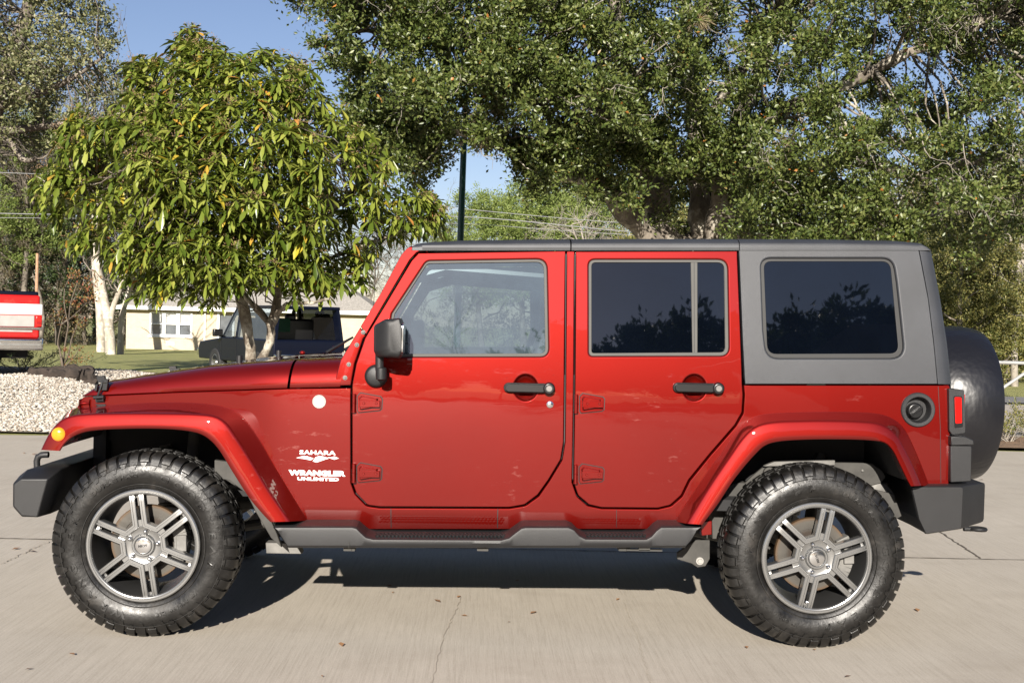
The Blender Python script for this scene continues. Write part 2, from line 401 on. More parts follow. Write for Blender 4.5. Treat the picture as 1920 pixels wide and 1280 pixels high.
# concrete drive: far edge curves in front of the gravel
def drive():
    xs = np.linspace(-30, 30, 121); V = []; F = []
    for i, x in enumerate(xs):
        yf = 8.55+0.35*math.sin(x*0.35+1.0)+max(0.0, (x-2))*0.08
        col = np.concatenate([np.linspace(-32, 8, 41), [yf]])
        for y in col: V.append((x, y, float(gz(x, y))+0.0))
    n = 42
    for i in range(len(xs)-1):
        for j in range(n-1): F.append((i*n+j, (i+1)*n+j, (i+1)*n+j+1, i*n+j+1))
    o = link_mesh('driveway', fast_mesh('driveway', np.array(V), np.array(F), M['concrete'], True)); tag(o, kind='structure')
drive()
# joints and cracks of the concrete
def strip(name, pts, w, mat, dz=0.004, seed=0, jit=0.0):
    rnd = random.Random(seed); V = []; F = []
    for i, p in enumerate(pts):
        a = np.array(pts[max(i-1, 0)]); b = np.array(pts[min(i+1, len(pts)-1)]); d = (b-a)[:2]; d = d/np.linalg.norm(d); nn = np.array([-d[1], d[0]])
        ww = w*(0.5+rnd.random()*0.9) if jit else w
        q = np.array(p[:2])+nn*rnd.uniform(-jit, jit)
        for s in (-1, 1):
            v = q+nn*ww*s*0.5; V.append((v[0], v[1], float(gz(v[0], v[1]))+dz))
    for i in range(len(pts)-1): F.append((2*i, 2*i+1, 2*i+3, 2*i+2))
    o = link_mesh(name, fast_mesh(name, np.array(V), np.array(F), mat)); tag(o, kind='structure')
def gp(px, py):                       # the ground point seen at a photo point (flat part)
    d = ray(px, py); t = -CAM[2]/d[2]; return CAM+d*t
def dens(a, b, n): return [tuple(np.array(a)+(np.array(b)-np.array(a))*i/n) for i in range(n+1)]
M['joint'] = simple('joint_dirt', (0.10, 0.082, 0.062), 0.95, var=0.4, scale=20)
M['crack'] = simple('crack_dark', (0.36, 0.315, 0.25), 0.95, var=0.3, scale=20)
strip('joint', dens(gp(-300, 1003), gp(2300, 1058), 160), 0.014, M['joint'], seed=1, jit=0.004)
strip('joint', dens(gp(1752, 990), gp(1838, 1047), 30), 0.012, M['joint'], seed=2, jit=0.006)
strip('joint', dens(gp(1560, 905), gp(1752, 990), 30), 0.010, M['joint'], seed=5, jit=0.003)
strip('crack', dens(gp(0, 1058), gp(92, 1015), 40), 0.006, M['crack'], seed=3, jit=0.012)
strip('crack', dens(gp(866, 1120), gp(838, 1180), 20)+dens(gp(835, 1186), gp(805, 1290), 24), 0.0026, M['crack'], seed=4, jit=0.006)
strip('crack', dens(gp(1168, 1125), gp(1196, 1200), 20)+dens(gp(1199, 1208), gp(1222, 1290), 24), 0.0022, M['crack'], seed=6, jit=0.006)

# gravel bed at the left and the stones on it
GP = [tuple(G(-500, 13.6)[:2]), (-6.4, 8.5), (-5.2, 8.55), (-4.2, 8.45), (-3.0, 8.6), (-1.5, 8.8), (0.5, 9.3), (2.0, 10.5), (0.5, 14.0), (-1.5, 17.0), (-4, 18.8), (-6, 19.4), (-8.5, 20.5), (-12.0, 22), (-20, 24), (-24, 8.6)]
sheet('gravel_bed', np.linspace(-24, 3, 163), np.linspace(8.0, 24, 120), M['gravelbase'], 0.012, poly=GP)
def stones():
    rng = np.random.default_rng(5); n = 34000
    x = rng.uniform(-11, -2.5, n*6); y = 8.35+rng.random(n*6)**1.25*12.5
    q = proj(np.stack([x, y, gz(x, y)], -1)); keep = inpoly(x, y, GP) & (q[:, 0] > -120) & (q[:, 0] < 360)
    x, y = x[keep][:n], y[keep][:n]; n = len(x)
    base = np.array([(1, 0, 0), (0, 1, 0), (-1, 0, 0), (0, -1, 0), (0, 0, 1), (.6, .6, .5), (-.6, .6, .5), (-.6, -.6, .5), (.6, -.6, .5)])
    fs = [(4, 5, 6), (4, 6, 7), (4, 7, 8), (4, 8, 5), (0, 1, 5), (1, 6, 5), (1, 2, 6), (2, 7, 6), (2, 3, 7), (3, 8, 7), (3, 0, 8), (0, 5, 8)]
    k = len(base); a = rng.uniform(0, 6.28, n); s = rng.uniform(0.008, 0.026, n)*rng.uniform(.8, 1.3, n)
    sc = np.stack([s*rng.uniform(.8, 1.5, n), s*rng.uniform(.6, 1.1, n), s*rng.uniform(.5, 1.1, n)], -1)
    B = base[None]*sc[:, None]*rng.uniform(.75, 1.25, (n, k, 1)); ca, sa = np.cos(a)[:, None], np.sin(a)[:, None]
    V = np.stack([B[..., 0]*ca-B[..., 1]*sa+x[:, None], B[..., 0]*sa+B[..., 1]*ca+y[:, None], B[..., 2]+gz(x, y)[:, None]+0.014+rng.uniform(0, .02, n)[:, None]], -1).reshape(-1, 3)
    F = (np.array(fs)[None]+(np.arange(n)*k)[:, None, None]).reshape(-1, 3)
    o = link_mesh('gravel', fast_mesh('gravel', V, F, M['stone'])); tag(o, 'pale crushed stone gravel strewn over the bed behind the concrete drive', 'gravel', kind='stuff')
stones()
# right: soil bed, path across the lawn
SP = [(3.0, 9.0), (14, 9.4), (14, 10.6), (3.0, 10.4)]
sheet('soil_bed', np.linspace(3, 14, 60), np.linspace(9.0, 10.6, 20), M['soil'], 0.03)
sheet('soil_border', np.linspace(-14, -3.2, 60), np.linspace(18.6, 20.6, 12), M['soil'], 0.03)
sheet('path', np.linspace(2, 40, 60), np.linspace(10.6, 18.5, 20), M['concrete'], 0.010)
sheet('road', np.linspace(3, 60, 60), np.linspace(18.9, 21.3, 8), M['path'], 0.016)
# leaf litter and small debris on the drive
def litter():
    rng = np.random.default_rng(8); pts = [(65, 852, .05), (45, 850, .03), (640, 1210, .03), (135, 1228, .02), (1590, 1270, .02), (1000, 1150, .03), (1640, 1015, .02), (1720, 1145, .03), (1505, 1190, .015), (860, 1120, .02), (820, 1128, .03), (30, 1030, .03), (60, 1035, .03), (730, 1100, .02), (1400, 1215, .02), (1840, 900, .03)]
    V = []; F = []
    allp = [(gp(a, b), s) for a, b, s in pts]
    for _ in range(22): allp.append((gp(rng.uniform(-50, 1950), rng.uniform(850, 1275)), rng.uniform(.006, .02)))
    for (g, s) in allp:
        a = rng.uniform(0, 6.28); b = len(V)
        for dx, dy, dz in ((-1, 0, 0), (0, .45, .15), (1, 0, 0.05), (0, -.45, .1)):
            dx *= s; dy *= s
            V.append((g[0]+dx*math.cos(a)-dy*math.sin(a), g[1]+dx*math.sin(a)+dy*math.cos(a), 0.007+dz*s))
        F += [(b, b+1, b+2), (b, b+2, b+3)]
    m = leaf_mat('dry_leaf', [(0.22, 0.11, 0.05), (0.38, 0.20, 0.09), (0.10, 0.06, 0.04)], 0.8, 0.1)
    o = link_mesh('leaf_litter', fast_mesh('leaf_litter', np.array(V), np.array(F), m)); tag(o, 'dry brown leaf scraps scattered over the concrete drive', 'leaf litter', kind='stuff')
litter()
# ------------------------------------------------------------------ the red off-road SUV
YC = 0.94
def softp(t, w): return w*np.log1p(np.exp(np.clip(np.asarray(t, float)/w, -40, 40)))
def S(x, z):                          # near body side: depth of the sheet metal
    x = np.asarray(x, float); z = np.asarray(z, float)
    y = 0.150+0.12*softp(z-1.17, 0.085)+0.05*np.clip(1.17-z, 0, 2)**2
    y = y+0.32*softp(0.525-z, 0.008)
    y = y+0.22*softp(-0.95-x, 0.05)
    return y
def Q(px, py, off=0.0):               # photo point -> point on the body side
    Y = 0.18
    for _ in range(12):
        p = P(px, py, Y); Y = float(S(p[0], p[2]))+off
    return P(px, py, Y)
def SF(x, z): return 0.150+0.12*(np.asarray(z, float)-1.17)+0*np.asarray(x, float)     # the flat plane of the side glass
def rounded(pts, rad=None, seg=5):
    """pts: (x,y[,r]) -> polygon with rounded corners"""
    out = []; n = len(pts)
    for i in range(n):
        p = np.array(pts[i][:2], float); r = pts[i][2] if len(pts[i]) > 2 else (rad or 0)
        if r <= 0: out.append(tuple(p)); continue
        a = np.array(pts[i-1][:2], float)-p; b = np.array(pts[(i+1) % n][:2], float)-p
        la, lb = np.linalg.norm(a), np.linalg.norm(b); a /= la; b /= lb
        ang = math.acos(np.clip(a@b, -1, 1)); 
        if ang > 3.0: out.append(tuple(p)); continue
        t = min(r/math.tan(ang/2), la*0.49, lb*0.49)
        p0, p1 = p+a*t, p+b*t
        for k in range(seg+1):
            u = k/seg; out.append(tuple((1-u)**2*p0+2*u*(1-u)*p+u*u*p1))
    return out
def densify(poly, step):
    out = []; n = len(poly)
    for i in range(n):
        a = np.array(poly[i]); b = np.array(poly[(i+1) % n]); k = max(1, int(np.linalg.norm(b-a)/step))
        for j in range(k): out.append(tuple(a+(b-a)*j/k))
    return out
def clean(poly, eps=1e-4):
    out = []
    for p in poly:
        if not out or math.hypot(p[0]-out[-1][0], p[1]-out[-1][1]) > eps: out.append(p)
    if math.hypot(out[0][0]-out[-1][0], out[0][1]-out[-1][1]) <= eps: out.pop()
    return out
def area2(p): return 0.5*sum(p[i][0]*p[(i+1) % len(p)][1]-p[(i+1) % len(p)][0]*p[i][1] for i in range(len(p)))
def offset_poly(poly, d):             # d > 0 shrinks a counter-clockwise polygon
    n = len(poly); out = []
    for i in range(n):
        p = np.array(poly[i]); a = np.array(poly[i-1]); b = np.array(poly[(i+1) % n])
        t1 = p-a; t2 = b-p; t1 /= np.linalg.norm(t1)+1e-12; t2 /= np.linalg.norm(t2)+1e-12
        n1 = np.array([-t1[1], t1[0]]); n2 = np.array([-t2[1], t2[0]]); m = n1+n2; L = np.linalg.norm(m)
        if L < 1e-6: m = n1; L = 1
        m /= L; k = min(1.6, 1/max(0.3, m@n1)); out.append(tuple(p+m*d*k))
    return out
def xz(pts, off=0.0): 
    r = []
    for p in pts:
        q = Q(p[0], p[1], off); r.append((q[0], q[2])+((p[2]/415.0,) if len(p) > 2 else ()))
    return r
def panel(outline, holes=(), off=0.0, bev=0.005, flange=0.03, grid=0.045, surf=None, hbev=None, hflange=None, back=False):
    """sheet following the body side; outline and holes in (x, z) metres"""
    surf = surf or S
    mb = MB(); rings = []; cons = []
    def prep(p, ccw=True):
        p = clean(densify(clean(p), 0.03))
        if (area2(p) < 0) == ccw: p = p[::-1]
        return p
    outline = prep(outline); holes = [prep(h) for h in holes]
    loops = [(outline, offset_poly(outline, bev), bev, flange)]
    for i, h in enumerate(holes):
        hb = hbev if hbev else bev
        loops.append((h, offset_poly(h, -hb), hb, hflange if hflange is not None else flange))
    vs = []; es = []
    for li, (o, ins, b, fl) in enumerate(loops):
        st = len(vs); vs += ins; es += [(st+i, st+(i+1) % len(ins)) for i in range(len(ins))]
    ox = [p[0] for p in outline]; oz = [p[1] for p in outline]
    gx, gzz = np.meshgrid(np.arange(min(ox)+grid/2, max(ox), grid), np.arange(min(oz)+grid/2, max(oz), grid)); gx = gx.ravel(); gzz = gzz.ravel()
    k = inpoly(gx, gzz, offset_poly(outline, bev+grid*0.3))
    for h in holes: k &= ~inpoly(gx, gzz, offset_poly(h, -(hbev or bev)-grid*0.3))
    vs += list(zip(gx[k], gzz[k]))
    r = delaunay_2d_cdt([Vector(v) for v in vs], es, [], 0, 1e-5)
    V2 = np.array([tuple(v) for v in r[0]]); F = np.array(r[2])
    c = V2[F].mean(1); keep = inpoly(c[:, 0], c[:, 1], loops[0][1])
    for (o, ins, b, fl) in loops[1:]: keep &= ~inpoly(c[:, 0], c[:, 1], ins)
    F = F[keep]
    a2 = (V2[F[:, 1], 0]-V2[F[:, 0], 0])*(V2[F[:, 2], 1]-V2[F[:, 0], 1])-(V2[F[:, 2], 0]-V2[F[:, 0], 0])*(V2[F[:, 1], 1]-V2[F[:, 0], 1])
    F[a2 < 0] = F[a2 < 0][:, ::-1]      # counter-clockwise in x,z seen from -Y -> normal -Y
    Y = surf(V2[:, 0], V2[:, 1])+off
    mb.add(np.stack([V2[:, 0], Y, V2[:, 1]], -1), [tuple(f) for f in F])
    for li, (o, ins, b, fl) in enumerate(loops):
        n = len(ins); R_ = []
        for t, dp in ((0, 0), (0.38, 0.08), (0.71, 0.29), (0.92, 0.62), (1.0, 1.0)):
            R_.append([(ins[i][0]+(o[i][0]-ins[i][0])*t, float(surf(ins[i][0], ins[i][1]))+off+b*dp, ins[i][1]+(o[i][1]-ins[i][1])*t) for i in range(n)])
        R_.append([(o[i][0], float(surf(o[i][0], o[i][1]))+off+b+fl, o[i][1]) for i in range(n)])
        base = len(mb.v); mb.v += [p for q in R_ for p in q]
        for j in range(len(R_)-1):
            for i in range(n):
                a, b2 = base+j*n+i, base+j*n+(i+1) % n
                f = (a, a+n, b2+n, b2)
                if li > 0: f = f[::-1]
                mb.f.append(f); mb.m.append(0)
    return mb
def both(mb, name, mat, parent, near_label=None, **kw):
    mb.build(name, mat, parent, label=near_label, **kw)
    return mb.mirrored(YC).build(name, mat, parent, **kw)

suv = empty('off_road_suv', (0, YC, 0), 'dark red four-door off-road SUV with grey hardtop, parked side-on on the concrete drive', 'SUV')

# --- window and door outlines in photo points
FD = [(660.5, 724), (660.5, 903), (668, 924, 12), (689, 946, 14), (712, 949), (955, 950), (984, 945, 16), (1008, 927, 14), (1028, 899), (1051, 861, 12), (1056.5, 828), (1058, 682), (1060, 471), (785, 475), (772, 489, 8), (723, 571), (684.5, 634), (668, 682, 20), (661.5, 715)]
FW = [(800, 489.5, 14), (1025, 486, 20), (1028.5, 668.5, 16), (722, 669, 4), (735, 588)]
FG = [(801, 494, 11), (1019.5, 491, 15), (1022.5, 662.5, 9), (726, 663.5, 3), (740, 588)]
RD = [(1080, 472), (1075.5, 903), (1084, 928, 12), (1104, 945, 12), (1128, 950.5), (1233, 951.5), (1257, 946, 14), (1277, 928, 12), (1291, 899), (1330, 851), (1377, 797, 10), (1391, 773, 14), (1393, 740), (1391.5, 721), (1382, 471)]
RW = [(1104, 487, 13), (1364, 487, 19), (1367, 667, 17), (1104.5, 667.5, 8)]
RG = [(1109.5, 492, 8), (1358.5, 492, 13), (1360.5, 660.5, 10), (1109.5, 662, 5)]
TW = [(1427, 484.5, 19), (1675, 484.5, 24), (1682, 530), (1697, 672, 26), (1438, 672, 26), (1432, 620)]
TG = [(1433.5, 490, 14), (1671, 490, 18), (1687, 662.5, 16), (1440.5, 663.5, 18)]

# --- body side (fender, sills, pillar, quarter)
body_px = [(145, 762), (156, 744), (328, 736), (539, 729), (657.5, 727.5), (657.5, 905), (665, 926, 12), (687, 949, 14), (711, 952.5), (955, 953.5), (985.5, 948.5, 16), (1010.5, 930.5, 14), (1031, 901), (1054.3, 862.5, 12), (1060, 828), (1061.3, 682), (1063, 471.5),
           (1077, 471.5), (1072.3, 904), (1081.5, 930.5, 12), (1102, 948.5, 12), (1128, 953.8), (1234, 954.8), (1259, 949, 14), (1279.5, 931, 12), (1294, 901.5), (1333, 853.5), (1380, 799.5, 10), (1394.3, 775, 14), (1396.5, 740), (1395.5, 722.5),
           (1781, 722.5, 4), (1779, 908), (1730, 908), (1700, 835), (1660, 797), (1560, 785), (1440, 790), (1400, 812), (1340, 882), (1277, 985), (1272, 991), (535, 991), (566, 972), (520, 892), (450, 792), (408, 776), (300, 769), (180, 773), (143, 777)]
FILL = (1721, 768)
def circ(cx, cy, r, n=28, ry=None): return [(cx+r*math.cos(2*math.pi*i/n), cy+(ry or r)*math.sin(2*math.pi*i/n)) for i in range(n)]
body = panel(rounded(xz(body_px)), [xz(circ(FILL[0], FILL[1], 26, 28, 27))], bev=0.004, flange=0.03, hflange=0.0)
body.merge(body.mirrored(YC))
# cowl top, rear wall of the tub, rear wheel-arch tops, floor seen from beneath are shared by the body
xr = Q(1780, 800)[0]
ztub = Q(1780, 722)[2]; zlow = Q(1780, 905)[2]
body.box(((xr-0.012), YC, (ztub+zlow)/2), (0.02, 2*(YC-0.17), ztub-zlow))
body.build('body', M['paint'], suv, weld=0.0002, surfn=0.0)
# panel seams drawn as thin grooves (dark sealing lines)
def groove(pts, w, name='seam', off=-0.0008, mat=None, parent=suv):
    mb = MB()
    W = [Q(a, b) for a, b in pts]
    for i in range(len(W)-1):
        a, b = W[i], W[i+1]; d = (b-a); d /= np.linalg.norm(d); n = np.array([-d[2], 0, d[0]])*w/2
        q = [a-n, a+n, b+n, b-n]
        mb.add([(p[0], float(S(p[0], p[2]))+off, p[2]) for p in q], [(3, 2, 1, 0)])
    return mb
for pts, w in (([(733, 953), (733, 970), (733.5, 989)], 0.004), ([(933.5, 954), (933, 970), (933, 989)], 0.004), ([(1156, 955), (1156, 988)], 0.0025), ([(1759, 724), (1763, 800), (1764, 905)], 0.0022)):
    dpts = []
    for (a, b) in zip(pts[:-1], pts[1:]): dpts += dens(a, b, 6)[:-1]
    dpts.append(pts[-1])
    both(groove(dpts, w), 'seam', M['rubber'], suv, smooth=0)


# --- doors
def bowl(cx, cy, rx, ry, depth):
    mb = MB(); rings = []
    for k in range(7):
        t = k/6; s = math.cos(t*math.pi/2); dd = depth*math.sin(t*math.pi/2)
        ring = []
        for i in range(32):
            a = 2*math.pi*i/32; p = Q(cx+rx*max(s, .02)*math.cos(a), cy+ry*max(s, .02)*math.sin(a)); ring.append((p[0], p[1]+0.003+dd, p[2]))
        rings.append(ring)
    mb.loft(rings, True, False, flip=False); return mb
def ring_panel(outer, inner, off, bev, flange): return panel(rounded(xz(outer)), [rounded(xz(inner))], off=off, bev=bev, flange=flange, grid=0.5)
def prism_px(pts, y0, y1, mb=None, rad=0):
    mb = mb or MB(); q = rounded(pts, rad)
    mb.prism([(P(a, b, y0)[0], P(a, b, y0)[2]) for a, b in q], y0, y1); return mb
def surf_prism(pts, h, base=0.004, mb=None, taper=0.0):
    """a raised plate on the body side; pts in photo points"""
    mb = mb or MB(); W = [Q(a, b) for a, b in pts]
    c = sum(W)/len(W); A = sum(W[i][0]*W[(i+1) % len(W)][2]-W[(i+1) % len(W)][0]*W[i][2] for i in range(len(W)))
    if A < 0: W = W[::-1]
    r0 = [(p[0], p[1]+base, p[2]) for p in W]; r1 = [(p[0]+(c[0]-p[0])*taper, p[1]-h, p[2]+(c[2]-p[2])*taper) for p in W]; n = len(W)
    mb.add(r0+r1, [tuple(range(n, 2*n)), tuple(range(n-1, -1, -1))]+[(i, (i+1) % n, (i+1) % n+n, i+n) for i in range(n)]); return mb
def make_door(outline, win, gls, handle, hinges, lock=None, front=True, glass='glass'):
    hx, hy = handle
    mb = panel(rounded(xz(outline)), [rounded(xz(win), seg=7), xz(circ(hx, hy, 22, 32, 24))], bev=0.004, flange=0.035, hbev=0.009, hflange=0.016)
    mb.merge(bowl(hx, hy, 22, 24, 0.030))
    # inner skin so that the cabin side is closed
    for side in (0, 1):
        f = (lambda q: q.mirrored(YC)) if side else (lambda q: q)
        d = f(mb).build('door', M['paint'], suv, weld=0.0002, surfn=0.0)
        inner = panel(rounded(xz(outline)), [rounded(xz(win), seg=7)], off=0.045, bev=0.003, flange=0.02)
        f(inner).build('door_lining', M['interior'], d)
        f(ring_panel(win, gls, 0.007, 0.0025, 0.012)).build('window_seal', M['trim'], d)
        g = panel(rounded(xz([(a+(1.5 if a > 1000 else -1.5)*0, b) for a, b, *r in win])), [], off=0.0145, bev=0.001, flange=0.002, grid=0.3, surf=SF)
        f(g).build('window_pane', M[glass], d, smooth=0)
        # handle
        h = MB(); q = [Q(hx-33, hy), Q(hx+30, hy)]; yy = Q(hx, hy)[1]
        cx, cz = Q(hx, hy)[0], Q(hx, hy)[2]; k = 1/415.0
        def stad(x0, x1, r, n=10):
            pts = [(cx+x0*k+r*k*math.cos(a), cz+r*k*math.sin(a)) for a in np.linspace(math.pi/2, 1.5*math.pi, n)]
            pts += [(cx+x1*k+r*k*math.cos(a), cz+r*k*math.sin(a)) for a in np.linspace(-math.pi/2, math.pi/2, n)]; return pts
        h.prism(stad(-32, 43, 9.2), yy-0.016, yy+0.0015)
        h.prism(stad(-31, 30, 7.4), yy-0.031, yy-0.016)
        h.lathe([(0.0, -0.037), (0.022, -0.037), (0.0265, -0.032), (0.0275, -0.02), (0.0285, 0.0)], 28, (cx+43*k, yy, cz))
        ho = f(h).build('door_handle', M['satin'], d, bevel=0.0025)
        b = MB(); b.lathe([(0.0, -0.042), (0.012, -0.042), (0.0142, -0.040), (0.0145, -0.034)], 20, (cx+43*k, yy, cz)); f(b).build('handle_button', M['steel'] if front else M['steel'], d)
        if lock and not side:
            b = MB(); p = Q(*lock); b.lathe([(0.0, -0.006), (0.010, -0.006), (0.0155, -0.003), (0.0165, 0.002)], 24, tuple(p)); b.lathe([(0.0, -0.0068), (0.005, -0.0068)], 12, tuple(p)); b.build('lock_cylinder', M['chrome'], d)
        for (ax, ay) in hinges:
            pl = [(ax+11, ay-13), (ax+17, ay-19), (ax+55, ay-12), (ax+58, ay-8), (ax+57, ay+11), (ax+53, ay+14), (ax+13, ay+18), (ax+11, ay+14)]
            b = surf_prism(pl, 0.009, taper=0.03)
            pl2 = [(ax+13.5, ay-10), (ax+18, ay-15), (ax+52, ay-9), (ax+53, ay+8), (ax+15, ay+14)]
            b.merge(surf_prism(pl2, 0.027, taper=0.20))
            b.merge(surf_prism([(ax+15, ay-6), (ax+55, ay-5), (ax+55, ay+7.5), (ax+15, ay+7)], 0.0305, taper=0.05))
            pt = P(ax+5, ay-17, 0.150-0.004); pb = P(ax+4.5, ay+17, 0.150-0.004)
            b.cyl(tuple(pb), tuple(pt), 0.0088, 14); b.cyl(tuple(pb-(0, 0, .004)), tuple(pb+(0, 0, .004)), 0.0105, 14)
            pm = P(ax+5, ay, 0.146); b.cyl(tuple(pm-(0, 0, .0012)), tuple(pm+(0, 0, .0012)), 0.0098, 14)
            ho = f(b).build('hinge', M['paint'], d, bevel=0.0022)
            outl = surf_prism([(ax+10.2, ay-13.6), (ax+16.8, ay-20), (ax+55.7, ay-12.8), (ax+59, ay-8.2), (ax+57.9, ay+11.5), (ax+53.5, ay+15), (ax+13, ay+19), (ax+10.2, ay+14.5)], 0.003); f(outl).build('hinge_outline', M['rubber'], d)  # dark plate slightly larger than the hinge, shows as its outline
        for (ax, ay) in hinges:
            for bx in (24.5, 47.5):
                b = MB(); p = Q(ax+bx, ay); b.lathe([(0.0, -0.034), (0.0045, -0.034), (0.006, -0.0315), (0.0062, -0.026)], 12, tuple(p)); f(b).build('hinge_bolt', M['paint'], d)
        if front: mirror(d, f)
        else:
            # divider between the two rear-door panes
            b = panel(rounded(xz([(1296, 490), (1308.5, 490), (1308.5, 664), (1299, 664)])), [], off=0.009, bev=0.002, flange=0.008, grid=0.5); f(b).build('window_divider', M['trim'], d)
            b = panel(rounded(xz([(1301.5, 491), (1303, 491), (1303.3, 663), (1301.8, 663)])), [], off=0.0085, bev=0.0003, flange=0.002, grid=0.5); f(b).build('divider_groove', M['rubber'], d)
def mirror(door, f):
    mb = MB(); rings = []
    def ring(Y, xl, yt, yb, xrt=754.5, xs=0):
        pts = rounded([(xl, yt+(12 if xl < 710 else 4), 10), (xl+(22 if xl < 715 else 6), yt, 12), (xrt-3, yt-2, 4), (xrt, yt+8, 2), (xrt-1, yb-6, 2), (xrt-5, yb, 4), (xl+(5), yb-3, 8), (xl, yb-14, 8)], seg=3)
        return [(P(a, b, -0.02)[0]+xs, Y, P(a, b, -0.02)[2]) for a, b in pts]
    for Y, xl, yt, yb in ((-0.082, 733, 606, 662), (-0.078, 727, 601, 667), (-0.062, 716, 599, 670), (-0.035, 706, 598, 671.5), (0.0, 700, 598, 672), (0.05, 699, 598, 672), (0.085, 703, 600, 670), (0.10, 712, 606, 664)):
        rings.append(ring(Y, xl, yt, yb))
    mb.loft(rings, True, True)
    # stalk, knuckle, base
    p0 = P(711.5, 664, 0.03); p1 = P(711.5, 694, 0.03); mb.cyl(tuple(p0), tuple(p1), 0.0185, 20)
    k0 = P(714.5, 690, 0.03); k1 = P(714.5, 713, 0.03)
    mb.tube([tuple(k0+(0, 0, .004)), tuple(k0), tuple((k0+k1)/2), tuple(k1+(0, 0, .006)), tuple(k1)], [0.018, 0.0235, 0.024, 0.0225, 0.012], 20)
    bc = Q(705.5, 704.5)
    mb.lathe([(0.0, -0.034), (0.036, -0.034), (0.045, -0.028), (0.051, -0.014), (0.052, 0.006)], 32, tuple(bc))
    mb.cyl((bc[0]+0.02, bc[1]-0.02, bc[2]+0.0), (k0[0], 0.03, (k0[2]+k1[2])/2), 0.021, 16)
    m = f(mb).build('mirror', M['plastic'], door, fixn=True, smooth=50)
    g = MB(); a = P(755.5, 606, -0.07); b = P(755.5, 662, -0.07)
    g.prism(rounded([(-0.066, b[2]), (0.080, b[2]), (0.080, a[2]), (-0.066, a[2])], 0.02), a[0]-0.004, a[0]+0.0015, axis='x')
    f(g).build('mirror_glass', M['chrome'], door, fixn=True)
make_door(FD, FW, FG, (985.6, 726.7), [(659, 755), (658.5, 886)], lock=(1031.2, 758), front=True, glass='glass')
make_door(RD, RW, RG, (1302, 726.5), [(1075.5, 756), (1074.5, 888)], front=False, glass='tint')
# --- windscreen frame, cowl, hood, roof, hardtop
wf_u = [(676, 612), (713.5, 550.5), (752.5, 477.5, 6), (765, 464, 8), (786, 462), (786, 471.5), (781, 473.5), (768.5, 487, 8), (719.5, 570), (686.5, 627)]
wf_l = [(625.5, 723), (638.5, 675, 6), (675, 614.5), (685.5, 629.5), (681, 634), (664.5, 682, 20), (657.5, 722)]
wfr = panel(rounded(xz(wf_u)), [], bev=0.004, flange=0.055); wfr.merge(wfr.mirrored(YC))
# header and lower rail across the car
a = Q(760, 470); b = Q(640, 676)
def xs_prism(pts, y0, y1): 
    m = MB(); m.prism(pts, y0, y1); return m
ha, hb = Q(757, 474, .05), Q(795, 463, .05)
wfr.merge(xs_prism([(ha[0], ha[2]-0.03), (hb[0], hb[2]-0.035), (hb[0], hb[2]), (ha[0]+0.03, hb[2]), (ha[0], ha[2])], 0.25, 2*YC-0.25))
la, lb = Q(640, 676, .05), Q(655, 648, .05)
wfr.merge(xs_prism([(la[0], la[2]-0.06), (la[0]+0.10, la[2]-0.06), (lb[0]+0.06, lb[2]), (lb[0], lb[2])], 0.21, 2*YC-0.21))
wfo = wfr.build('windscreen_frame', M['paint'], suv, weld=0.0002, surfn=0.0)
g = MB(); g0 = Q(646, 664, .05); g1 = Q(757, 475, .05)
g.add([(g0[0]+.012, 0.215, g0[2]), (g0[0]+.012, 2*YC-0.215, g0[2]), (g1[0]+.012, 2*YC-0.26, g1[2]), (g1[0]+.012, 0.26, g1[2])], [(0, 1, 2, 3)]); g.build('windscreen', M['glass'], wfo, smooth=0)
br = panel(rounded(xz(wf_l)), [], bev=0.004, flange=0.03, off=-0.0015)
brf = br.mirrored(YC).build('hinge_bracket', M['paint'], suv, weld=0.0002); bro = br.build('hinge_bracket', M['paint'], suv, weld=0.0002)
for (ax, ay) in ((681, 623), (669, 646.5), (654, 683), (647, 708)):
    b = MB(); p = Q(ax, ay, -0.002); b.lathe([(0.0, -0.0065), (0.004, -0.0065), (0.0055, -0.005), (0.0065, -0.002), (0.010, -0.0015), (0.0105, 0.001)], 14, tuple(p)); b.build('bolt', M['steel'], bro); b.mirrored(YC).build('bolt', M['steel'], brf)

def interp_line(pts, x): 
    xs = [p[0] for p in pts]; ys = [p[1] for p in pts]; return float(np.interp(x, xs, ys))
HB = [(154.7, 741), (328, 733.2), (539, 726), (640, 723.5)]
HT = [(155, 737), (162.5, 726), (175, 714), (194, 705.5), (250, 696), (312.5, 687), (375, 678), (437.5, 673), (480, 670), (559, 666), (640, 663)]
def hood_rings(pxs, lean=0.0):
    rings = []
    for X in pxs:
        base = Q(X, interp_line(HB, X)); x = base[0]; yb = base[1]-0.003; zb = base[2]
        top = interp_line(HT, X); z2 = P(X, top, YC)[2]; f_ = min(1.0, max(0.0, (X-156)/60)); z1 = P(X, top+1+5*f_, yb+0.16)[2]; h = max(0.004, z1-zb); zc = z2*f_+(1-f_)*z1
        prof = [(0.012, -0.006), (0.002, -0.003), (0.0, 0.0), (0.002, 0.22), (0.008, 0.42), (0.020, 0.60), (0.038, 0.75), (0.062, 0.87), (0.095, 0.95), (0.14, 1.0)]
        pts = [(x+lean*max(0, fz)*h, yb+dy, zb+(fz*h if fz > 0 else fz)) for dy, fz in prof]
        y3 = yb+0.14
        for t in (0.25, 0.45, 0.55, 0.8, 1.0):
            pts.append((x+lean*h, y3+(YC-y3)*t, z1+(zc-z1)*t))
        pts += [(p[0], 2*YC-p[1], p[2]) for p in pts[-2::-1]]
        rings.append(pts)
    return rings
def full(rings, name, cap_front=True):
    mb = MB()
    if cap_front:
        r0 = rings[0]; z0 = r0[2][2]; rings = [[(p[0]+0.004, p[1], z0-0.004) for p in r0]]+rings
    mb.loft(rings, False, False, flip=True); return mb
